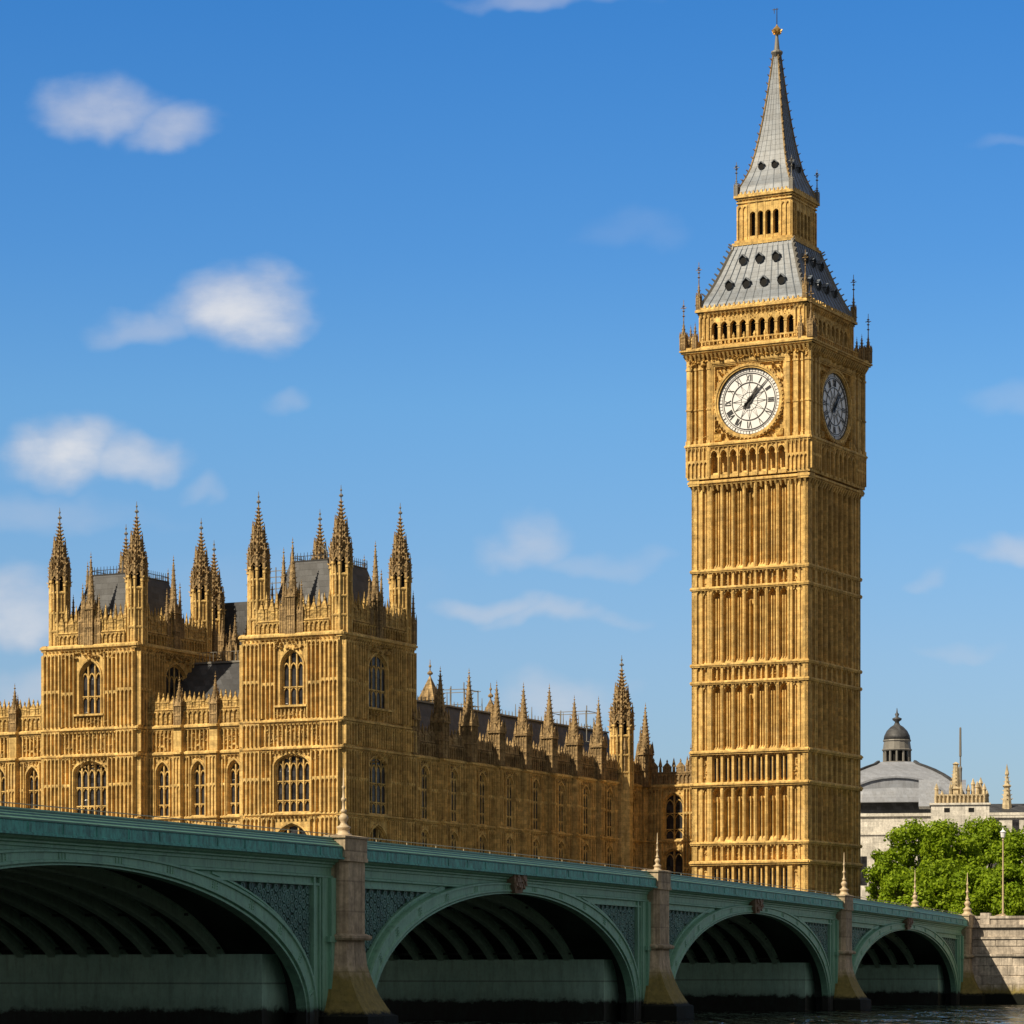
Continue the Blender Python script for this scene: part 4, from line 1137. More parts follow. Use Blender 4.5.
    rc.build('ridge_rail', M['grey'], r)
    # far left range
    w, T = rng('outer_range', -46.8, 1.5, 1, 0, 0, -1, 15.0, 4, win=1.3, pinh=4.8)
    rf = MB(); rf.hexa([(-46.8, 3.4, Z3_), (-31.8, 3.4, Z3_), (-31.8, 20, Z3_), (-46.8, 20, Z3_), (-46.8, 9.5, Z3_ + 1.2), (-31.8, 9.5, Z3_ + 1.2), (-31.8, 10.5, Z3_ + 1.2), (-46.8, 10.5, Z3_ + 1.2)])
    rf.build('roof', M['lead'], w)
    # receding wing
    w, T = rng('side_wing', -.35, D, 0, 1, 1, 0, 52.3, 9, win=1.7, lights=3, ztop=Z2_, pinh=8.6, pw=1.15, sp=.9, parap=1.3, wing=True)
    rf = MB(); rf.hexa([(-14, D, Z2_ - .3), (-2.2, D, Z2_ - .3), (-2.2, D + 52, Z2_ - .3), (-14, D + 52, Z2_ - .3), (-9.0, D, Z2_ + 5.9), (-4.4, D, Z2_ + 5.9), (-4.4, D + 52, Z2_ + 5.9), (-9.0, D + 52, Z2_ + 5.9)])
    r = rf.build('roof', M['slate'], w)
    rc = MB(); rc.box(-4.6, -4.2, D, D + 52, Z2_ + 5.9, Z2_ + 6.05)
    for k in range(70): rc.frus(-4.4, D + .4 + k * .74, Z2_ + 6.0, Z2_ + 6.5 + (k % 5 == 0) * .8, .05, .02)
    rc.build('ridge_cresting', M['grey'], r)
    vt = MB()
    for y, h, s in ((D + 17, 3.4, .8), (D + 30, 2.4, .6)):
        vt.frus(-7.2, y, Z2_ + 5, Z2_ + 5 + h * .5, s, s); vt.frus(-7.2, y, Z2_ + 5 + h * .5, Z2_ + 5 + h * .6, s * 1.15, s * 1.15); vt.frus(-7.2, y, Z2_ + 5 + h * .6, Z2_ + 5 + h * 1.2, s, .05)
        finial(vt, -7.2, y, Z2_ + 5 + h * 1.15, 1.2)
    vt.build('ventilator', M['wstone'], r)
    # big turret at the far end of the wing, and one in the corner
    sb = MB(); sb.lathe(-.3, D + 46.7, [(3, 1.25), (Z2_ + 1, 1.2)], 8); sb.build('turret_shaft', M['pstone'], w)
    t = turret(w, -.3, D + 46.7, Z2_ - .5, 1.25, 0.86)
    # linking block towards the clock tower
    w, T = rng('link_block', -.35, D + 52.3, 1, 0, 0, -1, 7.0, 1, win=2.1, lights=2, ztop=Z2_, pinh=4.0, sp=.9, parap=1.2, wing=True)
    place_pin(w, .1, D + 51.9, Z2_, 1.15, 9.0, 1.1); place_pin(w, 7.0, D + 52.4, Z2_, .8, 5.5, .9); place_pin(w, 4.6, D + 53.6, Z2_, .7, 4.6, .9)
    rf = MB(); rf.hexa([(1.5, D + 55, Z2_), (7.8, D + 55, Z2_), (7.8, D + 62, Z2_), (1.5, D + 62, Z2_), (4.2, D + 57, Z2_ + 5.0), (7.8, D + 57, Z2_ + 5.0), (7.8, D + 60, Z2_ + 5.0), (4.2, D + 60, Z2_ + 5.0)])
    rf.build('roof', M['lead'], w)
    # inner tower seen between the pavilions
    it = MB(); cx, cy = -15.6, 19.0
    it.box(-26, -19.6, 17, 24, 3, Z4_ + .6)
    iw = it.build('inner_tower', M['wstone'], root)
    ii = MB(); ii.frus(-22.0, 21, Z4_ + .6, Z4_ + 6.0, 2.4, 2.0); ii.build('roof', M['slate'], iw)
    for x in (-25.6, -22.8, -21.4, -20.0): place_pin(iw, x, 17.2, Z4_ + .5, .55, 4.2, .8)
    turret(iw, -24.0, 17.6, Z4_ - .9, 1.0, .98)
    rb_ = MB(); rb_.box(-20.5, -10.4, 13.5, 15.0, 3, Z4_ - 1.2); T_ = Fac(rb_, -20.5, 13.5, 1, 0, 0, -1)
    T_.ribs(0.2, 9.8, Z3_ + 2, Z4_ - 1.4, 16, 0, .15, .1); spiky_parapet(T_, 0, 10, Z4_ - 1.2, .8, 7, 0, .9)
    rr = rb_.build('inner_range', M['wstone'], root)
    for x_ in (-19.6, -17.2, -14.8, -12.4): place_pin(rr, x_, 13.4, Z4_ - 1.0, .5, 4.2, .8)
    # body behind
    bd = MB(); bd.box(-46, -14, 20, 60, 3, Z3_ - 1); bd.box(-30, -14, 12, 70, 3, Z2_ - 1)
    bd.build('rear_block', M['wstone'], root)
    # turret open cores + finials as sub-parts would be a fourth level, so they join the turret mesh data
    me = proto['t'].data
    bm = bmesh.new(); bm.from_mesh(me)
    me.materials.append(M['black']); me.materials.append(M['grey']); me.materials.append(M['wstone'])
    for f in bm.faces:
        if f.calc_center_median().z > 6.2: f.material_index = 3
    for src, mi in ((tcore, 1), (tfin, 2)):
        vs = [bm.verts.new(v) for v in src.v]
        for f in src.f:
            fc = bm.faces.new([vs[i] for i in f]); fc.material_index = mi
    bm.normal_update(); bm.to_mesh(me); bm.free()
build_palace()


def pal(x, y):       # palace local to world
    return (PC[0] + x * cos(PR) - y * sin(PR), PC[1] + x * sin(PR) + y * cos(PR))


def at(px, Z, py=None):
    return ((px - 512) * Z / F, Z, E + (975 - py) * Z / F if py is not None else 0)

# scaffold structures on the palace roofs
def scaffold(name, label, loc, rz, w, d, h, sheet=None, group='scaffolds on the palace roof'):
    r = empty(name, label, 'scaffold', loc, rz, group)
    mb = MB(); nx = max(2, int(w / 1.2)); nz = max(2, int(h / 1.1)); ny = max(1, int(d / 1.5))
    for i in range(nx + 1):
        for j in (0, d):
            mb.bar((i * w / nx, j, 0), (i * w / nx, j, h + random.uniform(0, .7)), .08)
    for k in range(nz + 1):
        for j in (0, d): mb.bar((-.3, j, k * h / nz), (w + .3, j, k * h / nz), .07)
        for i in (0, w): mb.bar((i, -.2, k * h / nz), (i, d + .2, k * h / nz), .07)
    mb.build('poles', M['grey'], r)
    if sheet:
        s = MB()
        for (x0, x1, z0, z1, dd) in sheet: s.box(x0, x1, .1, dd, z0, z1)
        s.build('boarding', M['white'] if 'white' in label else M['slate'], r)
    return r
x, y = pal(-24, 24); scaffold('scaffold', 'dark boarded scaffold behind the gap between the two pavilions', (x, y, Z4_ - 1), PR, 4.6, 4, 10.5, [(0.2, 4.4, 0.3, 6.5, 3)])
x, y = pal(-9.5, 33); scaffold('scaffold', 'white decked scaffold on the wing roof beside the right pavilion', (x, y, Z2_ + 5), PR, 4.5, 3, 3.0, [(0.3, 4.2, 1.0, 1.25, 2.5), (.3, 4.2, 0, .3, 2.5)])
x, y = pal(-8, 58); scaffold('scaffold', 'grey pole scaffold over the far end of the wing roof', (x, y, Z2_ + 4.5), PR, 4.5, 3, 3.2)

# ------------------------------------------------------------------ BRIDGE
BR = radians(-19.0)
LS = 45 / cos(radians(19))          # span spacing
B0 = (0.3447 * 135 - 53.77, 135.0)
K = 45 / F
def top(n):
    return E + (412 - 10 * (n - .6) ** 2) * K
ZSP = 0.9
A_IN = LS / 2 - 3.85


def ell(t, crown, a=A_IN, off=0.0):
    """point on the arch at angle t (0..pi), pushed out by off along the normal: (y, z)"""
    b = crown - ZSP
    y, z = -a * cos(t), b * sin(t)
    ny, nz = -cos(t) / a, sin(t) / b; q = math.hypot(ny, nz)
    return y + off * ny / q, ZSP + z + off * nz / q


def build_bridge():
    root = empty('bridge', 'green painted iron arch bridge on stone piers crossing the river', 'bridge', (B0[0], B0[1], 0), BR)
    n0, n1 = -2.0, 3.0
    steps = int((n1 - n0) / .02)
    ns = [n0 + (n1 - n0) * i / steps for i in range(steps + 1)]
    def sweep(name, prof, mat, ns_=ns, parent=root):      # prof [(x, dz from parapet top)]
        mb = MB(); mb.loft([[(x, n * LS, top(n) + dz) for x, dz in prof] for n in ns_]); return mb.build(name, mat, parent)
    # parapet and cornice
    cap = [(-.25, 0), (.12, .0), (.16, -.05), (.16, -.12), (.28, -.16), (.30, -.22), (.42, -.27), (.44, -.33), (.60, -.40), (.60, -.46), (-.25, -.46)]
    sweep('parapet_cap', cap, M['capgreen'])
    sweep('fascia', [(-.2, -.46), (.56, -.46), (.58, -.50), (.58, -.84), (.66, -.88), (.66, -.95), (-.2, -.95)], M['teal'])
    fr = sweep('frieze', [(-.4, -.95), (.46, -.95), (.40, -1.04), (.24, -1.10), (.24, -1.16), (.12, -1.20), (.12, -1.30), (.05, -1.32), (.05, -1.62), (.14, -1.66), (.14, -1.74), (.02, -1.78), (-.4, -1.78)], M['green'])
    # fascia: vertical joints and small mouldings
    jm = MB()
    for i in range(int((n1 - n0) * LS / 2.6)):
        n = n0 + i * 2.6 / LS; y = n * LS; z = top(n)
        jm.box(.58, .605, y - .02, y + .02, z - .83, z - .50)
    jm.build('fascia_joints', M['teal'], root)
    rl = MB(); last = None
    for n in ns[::4]:
        p = (-.05, n * LS, top(n) + .15)
        rl.bar((p[0], p[1], p[2] - .25), p, .03)
        if last: rl.bar(last, p, .035)
        last = p
    rl.build('handrail', M['cream'], root)
    # deck and far parapet
    sweep('deck', [(-26.2, -1.25), (-.2, -1.25), (-.2, -1.7), (-26.2, -1.7)], M['asphalt'])
    sweep('far_parapet', [(-26.6, 0), (-26.2, 0), (-26.2, -1.9), (-26.6, -1.9)], M['green'])
    # arches
    for s in range(-2, 3):
        nc = s + .5; yc = nc * LS - .95; crown = top(nc) - 1.88
        NT_ = 56; ts = [pi * i / NT_ for i in range(NT_ + 1)]
        def th(t): return .50 + .62 * abs(cos(t)) ** 1.3
        prof = [(-.25, 0), (.20, 0), (.20, .10), (.13, .12), (.13, .17), (.27, .20), (.27, .34), (.22, .37), (.22, .80), (.29, .84), (.29, .97), (.2, 1.0), (-.12, 1.0)]
        mb = MB(); rings = []
        for t in ts:
            r = []
            for x, f in prof:
                y, z = ell(t, crown, off=f * th(t)); r.append((x, yc + y, z))
            rings.append(r)
        # run the ring down below the weed line
        lo0 = [(x, y, -1.0) for x, y, z in rings[0]]; lo1 = [(x, y, -1.0) for x, y, z in rings[-1]]
        mb.loft([lo0] + rings + [lo1])
        arch = mb.build('arch', M['green'], root)
        # dark spandrel plate behind, proud frames in front
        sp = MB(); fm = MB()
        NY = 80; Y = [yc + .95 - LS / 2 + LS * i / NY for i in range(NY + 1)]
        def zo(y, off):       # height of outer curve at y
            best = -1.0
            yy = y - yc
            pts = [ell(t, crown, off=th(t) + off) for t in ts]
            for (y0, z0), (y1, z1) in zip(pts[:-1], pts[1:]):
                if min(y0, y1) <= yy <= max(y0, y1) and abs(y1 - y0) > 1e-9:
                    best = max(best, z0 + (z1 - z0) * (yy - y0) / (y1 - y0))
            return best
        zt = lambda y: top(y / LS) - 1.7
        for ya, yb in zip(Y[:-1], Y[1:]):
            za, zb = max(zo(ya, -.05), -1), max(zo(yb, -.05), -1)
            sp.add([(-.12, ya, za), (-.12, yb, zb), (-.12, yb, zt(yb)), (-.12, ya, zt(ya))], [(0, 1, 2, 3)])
        for side in (0, 1):
            yp = (yc + .95 - LS / 2) if side == 0 else (yc + .95 + LS / 2); sg = 1 if side == 0 else -1
            # vertical frame beside the pier
            def vb(d0, d1, x, z0): 
                ya, yb = sorted((yp + sg * d0, yp + sg * d1))
                fm.hexa([(-.12, ya, z0), (x, ya, z0), (x, yb, z0), (-.12, yb, z0), (-.12, ya, zt(ya) + .05), (x, ya, zt(ya) + .05), (x, yb, zt(yb) + .05), (-.12, yb, zt(yb) + .05)])
            if side == 0: vb(0, 1.9, .0, -1.0); vb(1.9, 2.05, .08, 1.0)
            else: vb(0, 3.55, .0, -1.0); vb(3.55, 3.75, .10, 1.0); vb(2.9, 3.05, .07, 1.0)
        # strip under the frieze and along the ring
        for ya, yb in zip(Y[:-1], Y[1:]):
            for d0, d1, x in ((0, .30, .0), (.30, .40, .07)):
                if min(zt(ya), zt(yb)) - d1 < max(zo(ya, -.15), zo(yb, -.15)): continue
                fm.hexa([(-.12, ya, zt(ya) - d1), (x, ya, zt(ya) - d1), (x, yb, zt(yb) - d1), (-.12, yb, zt(yb) - d1), (-.12, ya, zt(ya) - d0), (x, ya, zt(ya) - d0), (x, yb, zt(yb) - d0), (-.12, yb, zt(yb) - d0)])
        for ta, tb in zip(ts[:-1], ts[1:]):
            for d0, d1, x in ((-.02, .16, -.02), (.16, .24, .06)):
                pa0 = ell(ta, crown, off=th(ta) + d0); pa1 = ell(ta, crown, off=th(ta) + d1); pb0 = ell(tb, crown, off=th(tb) + d0); pb1 = ell(tb, crown, off=th(tb) + d1)
                if max(pa1[1], pb1[1]) > zt(yc + pa1[0]) - .02: continue
                fm.hexa([(-.12, yc + pa0[0], pa0[1]), (x, yc + pa0[0], pa0[1]), (x, yc + pb0[0], pb0[1]), (-.12, yc + pb0[0], pb0[1]),
                         (-.12, yc + pa1[0], pa1[1]), (x, yc + pa1[0], pa1[1]), (x, yc + pb1[0], pb1[1]), (-.12, yc + pb1[0], pb1[1])])
        for t in ts[2:-2:4]:          # plate joints of the arch ring
            p0 = ell(t, crown, off=.38 * th(t)); p1 = ell(t, crown, off=.80 * th(t))
            fm.bar((.225, yc + p0[0], p0[1]), (.225, yc + p1[0], p1[1]), .045)
            for q_ in (.45, .58, .72):
                for e_ in (-.012, .012):
                    pr_ = ell(t + e_, crown, off=q_ * th(t)); fm.box(.21, .25, yc + pr_[0] - .03, yc + pr_[0] + .03, pr_[1] - .03, pr_[1] + .03)
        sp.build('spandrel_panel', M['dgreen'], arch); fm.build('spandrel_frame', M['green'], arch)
        # quatrefoil lattice
        lt = MB()
        q = .42; yy = yc - LS / 2 + 3.3; rows = 20
        iy = 0
        while yy < yc + LS / 2 - 2.9:
            for r in range(rows):
                z = zt(yy) - .58 - (r + .5 * (iy % 2)) * q + random.uniform(-.04, .04)
                if z < zo(yy, .25): break
                y0 = yy + random.uniform(-.05, .05)
                for k in range(8):
                    t0, t1 = 2 * pi * k / 8, 2 * pi * (k + 1) / 8
                    lt.hexa([(-.12, y0 + .12 * cos(t0), z + .12 * sin(t0)), (-.04, y0 + .12 * cos(t0), z + .12 * sin(t0)), (-.04, y0 + .12 * cos(t1), z + .12 * sin(t1)), (-.12, y0 + .12 * cos(t1), z + .12 * sin(t1)),
                             (-.12, y0 + .20 * cos(t0), z + .20 * sin(t0)), (-.04, y0 + .20 * cos(t0), z + .20 * sin(t0)), (-.04, y0 + .20 * cos(t1), z + .20 * sin(t1)), (-.12, y0 + .20 * cos(t1), z + .20 * sin(t1))])
                lt.frus(-.1, y0, z - .07, z + .07, .05, .05)
                for sa in (-1, 1): lt.bar((-.08, y0 - .26 * sa, z - .26), (-.08, y0 - .17 * sa, z - .17), .05); lt.bar((-.08, y0 + .26 * sa, z + .26), (-.08, y0 + .17 * sa, z + .17), .05)
            yy += q; iy += 1
        lt.build('lattice', M['lattice'], arch)
        # keystone crest
        if s >= 0:
            kb = MB(); z = crown + .12; yk = yc - .8
            kb.hexa([(.0, yk - .5, z - .1), (.42, yk - .5, z - .1), (.42, yk + .5, z - .1), (.0, yk + .5, z - .1), (.0, yk - .95, z + .55), (.52, yk - .95, z + .55), (.52, yk + .95, z + .55), (.0, yk + .95, z + .55)])
            kb.box(.0, .52, yk - .95, yk + .95, z + .552, z + 1.0)
            for _ in range(40):
                a = random.uniform(-.85, .85); h = random.uniform(.15, .95); q_ = random.uniform(.06, .13)
                kb.frus(.5, yk + a, z + h - q_, z + h + q_, q_, q_ * .6)
            kb.build('crest', M['rust'], arch)
        # ribs
        rp = None
        for k in range(15):
            xr = -3.2 - k * 1.5
            if rp is None:
                rb = MB(); rings = []
                for i in range(41):
                    t = pi * (.115 + .77 * i / 40); r = []
                    for x, f in ((-.16, -.05), (.16, -.05), (.16, .06), (.06, .08), (.06, .44), (.16, .46), (.16, .54), (-.16, .54), (-.16, .46), (-.06, .44), (-.06, .08), (-.16, .06)):
                        y, z = ell(t, crown, off=f + .05); r.append((x, yc + y, z))
                    rings.append(r)
                rb.loft(rings); rp = rb.build('rib', M['rib'], arch, (xr, 0, 0))
            else: copy_part(rp, arch, (xr, 0, 0))
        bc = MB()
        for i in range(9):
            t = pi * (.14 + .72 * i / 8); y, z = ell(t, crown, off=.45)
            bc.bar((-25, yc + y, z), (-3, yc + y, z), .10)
        bc.build('cross_brace', M['gap_shade'], arch)
        sf = MB(); pts = [ell(t, crown, off=.95) for t in ts]  # added dark plate above the ribs, standing in for shade in the gaps
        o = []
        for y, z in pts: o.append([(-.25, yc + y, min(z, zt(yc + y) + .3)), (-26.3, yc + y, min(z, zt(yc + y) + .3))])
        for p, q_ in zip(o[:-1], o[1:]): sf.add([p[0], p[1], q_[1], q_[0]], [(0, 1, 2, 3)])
        sf.build('gap_shade', M['gap_shade'], arch)
        # back face of the bridge: a plain ring
        bf = MB()
        for ya, yb in zip(Y[:-1], Y[1:]):
            za, zb = max(zo(ya, -.6), -1), max(zo(yb, -.6), -1)
            bf.hexa([(-26.3, ya, za), (-26.1, ya, za), (-26.1, yb, zb), (-26.3, yb, zb), (-26.3, ya, zt(ya)), (-26.1, ya, zt(ya)), (-26.1, yb, zt(yb)), (-26.3, yb, zt(yb))])
        bf.build('rear_spandrel', M['green'], arch)
    # piers
    for n in range(-2, 4):
        y = n * LS; T_ = top(n)
        pm = MB()
        def poly(hw, x0, p, c, z):
            return [(-.3, y - hw, z), (x0, y - hw, z), (p, y - hw + c, z), (p, y + hw - c, z), (x0, y + hw, z), (-.3, y + hw, z)]
        y -= .45
        pm.loft([poly(1.25, .42, .72, .30, z) for z in (3.6, T_ - .95)])
        pm.loft([poly(1.38, .5, .82, .3, T_ - 1.02), poly(1.38, .5, .82, .3, T_ - .86)])
        pm.loft([poly(1.28, .70, .80, .3, T_ - .86), poly(1.28, .70, .80, .3, T_ - .06), poly(1.36, .74, .86, .3, T_ - .02), poly(1.36, .74, .86, .3, T_ + .06), poly(1.1, .5, .7, .3, T_ + .1)])
        pm.loft([poly(1.45, .55, .92, .35, 4.0), poly(1.5, .6, .98, .35, 4.08), poly(1.5, .6, .98, .35, 4.18), poly(1.28, .45, .76, .32, 4.28)])
        p = pm.build('pier', M['pierstone'], root)
        # rounded foot
        ft = MB()
        def foot(hw, p_, c, z): return [(-.3, y - hw, z), (.28, y - hw, z), (p_, y - hw + c, z), (p_ + .05, y, z), (p_, y + hw - c, z), (.28, y + hw, z), (-.3, y + hw, z)]
        ft.loft([foot(2.7, 2.0, .8, -1.5), foot(2.6, 1.95, .8, .72), foot(2.3, 1.75, .7, .82), foot(2.1, 1.55, .6, 1.1), foot(1.85, 1.25, .5, 1.6), foot(1.65, .98, .4, 2.2), foot(1.5, .75, .35, 2.9), foot(1.36, .64, .3, 4.02)])
        ft.build('pier_foot', M['pierstone'], p)
        gp = MB()      # green pilaster carrying the stone
        gp.box(-.3, .27, y - 1.75, y + 1.75, -1, T_ - 1.75); gp.box(-.3, .12, y - 2.4, y + 2.4, -1, T_ - 1.76)
        gp.box(-.3, .32, y - 2.0, y + 2.0, 3.9, 4.15)
        gp.build('pilaster', M['green'], p)
        y += .45; wl = MB(); wl.box(-26.5, -1.0, y - 6.7, y + 4.8, -1.5, 3.37); wl.box(-1.0, -.13, y - 3.4, y + 2.4, -1.5, 3.2); wl.box(-26.4, -1.0, y - 4.0, y + 2.4, 3.37, 6.2)
        wl.build('pier_wall', M['pwall'], p)
    return root
build_bridge()


def bpt(n, x):       # bridge local to world xy
    y = n * LS
    return (B0[0] + x * cos(BR) - y * sin(BR), B0[1] + x * sin(BR) + y * cos(BR))

# ornamental posts on the parapet
def post_meshes():
    b = MB(); b.lathe(0, 0, [(0, .36), (.10, .36), (.14, .27), (.30, .24), (.36, .31), (.42, .31), (.48, .18), (.60, .12), (.70, .18), (.80, .22), (.90, .18), (1.0, .08)], 12)
    s = MB(); s.lathe(0, 0, [(1.0, .08), (1.06, .13), (1.14, .13), (1.2, .07), (1.5, .06), (1.56, .11), (1.64, .11), (1.7, .055), (2.05, .05), (2.1, .08), (2.16, .08), (2.2, .04), (2.95, .015)], 10)
    return b, s
pb, ps = post_meshes(); pp0 = None
for n, x, zz, sc_, lab in ((-.01, .12, top(0) + .08, 1.0, 'pale turned post on the bridge pier before the right palace pavilion'),
                       (1, .15, top(1) + .08, .75, 'short pale post on the bridge pier left of the clock tower'),
                       (2, .25, top(2) + .08, 1.05, 'pale turned post on the bridge pier at the foot of the clock tower'),
                       (2.52, .35, top(2.5) - .02, 1.0, 'pale post over the crown of the farthest arch'),
                       (3, .25, top(3) + .08, 1.25, 'pale turned post on the last bridge pier before the embankment'),
                       (-1, .10, top(-1) + .08, 1.0, 'pale turned post on the nearest bridge pier')):
    x_, y_ = bpt(n, x)
    if pp0 is None:
        pp0 = empty('ornamental_post', lab, 'post', (x_, y_, zz), 0, 'ornamental posts along the bridge parapet')
        pb.build('base', M['cream'], pp0, smooth=True); ps.build('spike', M['cream'], pp0, smooth=True)
    else: copy_tree(pp0, (x_, y_, zz), 0, lab, (sc_, sc_, sc_))
# bracket under the post over the arch
# ------------------------------------------------------------------ EMBANKMENT WALL
def build_wall():
    x_, y_ = bpt(3, .9)
    root = empty('embankment_wall', 'pale granite river wall of large blocks at the end of the bridge', 'wall', (x_, y_, 0), BR)
    mb = MB(); Tz = top(3)
    T = Fac(mb, 0, 0, 1, 0, 0, -1)
    L = 90
    T.box(-.2, L, -4, .9, -1.5, 1.0); T.box(-.2, L, -4, .75, 1.0, 2.4, top=.62); T.box(-.2, L, -4, .5, 2.4, 4.1, top=.42)
    T.box(-.2, L, -4, .62, 4.1, 4.3); T.box(-.2, L, -4, .3, 4.3, 5.6, top=.24); T.box(-.2, L, -4, .42, 5.6, 5.8); T.box(-.2, L, -4, .15, 5.8, 6.6)
    T.box(-.2, L, -4, .38, 6.6, 6.85)
    random.seed(3)
    x = 0
    for z0, z1, o in ((1.05, 1.7, .69), (1.72, 2.36, .64), (2.45, 3.25, .47), (3.3, 4.05, .43), (4.35, 4.95, .27), (5.0, 5.55, .25)):
        x = -random.uniform(0, 1)
        while x < L:
            w = random.uniform(1.2, 2.3); T.box(max(x, -.15) + .03, x + w - .03, o - .15, o + random.uniform(.02, .10), z0 + .02, z1 - .02); x += w
    w = mb.build('courses', M['wallstone'], root)
    pm = MB(); P = T.on(pm); P.box(-.2, L, -.6, .02, 6.85, Tz - .25); P.box(-.2, L, -.7, .12, Tz - .25, Tz - .02)
    for k in range(9): P.box(.5 + k * 10, 1.3 + k * 10, -.7, .14, 6.87, Tz + .25)
    pm.build('parapet', M['wallstone'], root)
    return root
build_wall()

# ------------------------------------------------------------------ LAND, WATER
def sheet(name, pts, z, mat, kind='structure', thick=0):
    mb = MB(); mb.add([(x, y, z) for x, y in pts], [tuple(range(len(pts)))])
    if thick:
        n = len(pts)
        mb.add([(x, y, z) for x, y in pts] + [(x, y, z - thick) for x, y in pts], [(i, (i + 1) % n, n + (i + 1) % n, n + i) for i in range(n)])
    o = mb.build(name, mat); o['kind'] = kind; return o

def mat_ground():
    m, t, b = new_mat('paved_ground'); W = worldpos(t)
    col = t.mix(t.noise(W, .3, 5, .6), (0.07, 0.07, 0.065), (0.12, 0.115, 0.10))
    t.l(col, b.inputs['Base Color']); b.inputs['Roughness'].default_value = .9; return m
def mat_water():
    m, t, b = new_mat('river_water'); W = worldpos(t)
    b.inputs['Base Color'].default_value = (0.012, 0.016, 0.013, 1); b.inputs['Roughness'].default_value = .05
    b.inputs['IOR'].default_value = 1.33
    n1 = t.noise(t.mapping(W, (1, .07, 1)), .9, 3, .55, .8); n2 = t.noise(t.mapping(W, (1, .12, 1)), .25, 2, .5, .4)
    h = t.math('ADD', t.math('MULTIPLY', n1, 1.6), t.math('MULTIPLY', n2, 1.6))
    bp = t.n('ShaderNodeBump'); bp.inputs['Strength'].default_value = 1.0; bp.inputs['Distance'].default_value = 1.0
    t.l(h, bp.inputs['Height']); t.l(bp.outputs[0], b.inputs['Normal']); return m
M['ground'] = mat_ground(); M['water'] = mat_water()
a = bpt(3, 1.0); b_ = bpt(3, 80); c = bpt(3, -24)
t1 = pal(8, -9); t2 = pal(-120, -9)
sheet('ground', [a, b_, (1500, 260), (9000, 300), (9000, 12000), (-9000, 12000), (-9000, 420), (-700, 520), t2, t1, bpt(2.98, -27)], 3.0, M['ground'], thick=6)
# raised road level behind the wall
rd = [bpt(3.0, 1.0), bpt(3.02, 80), (400, 330), (400, 800), (-10, 800), bpt(3.6, -28), bpt(3.0, -28)]
sheet('embankment_road', rd, top(3) - 1.25, M['asphalt'], thick=4.5)
# river surface: one rippled sheet
mbw = MB(); mbw.add([(-9000, -600, 0), (9000, -600, 0), (9000, 900, 0), (-9000, 900, 0)], [(0, 1, 2, 3)])
wo = mbw.build('river_water', M['water']); wo['kind'] = 'structure'
mbw = MB(); mbw.box(-900, 900, -600, 500, -6, -5.9); o = mbw.build('river_bed', M['ground']); o['kind'] = 'structure'

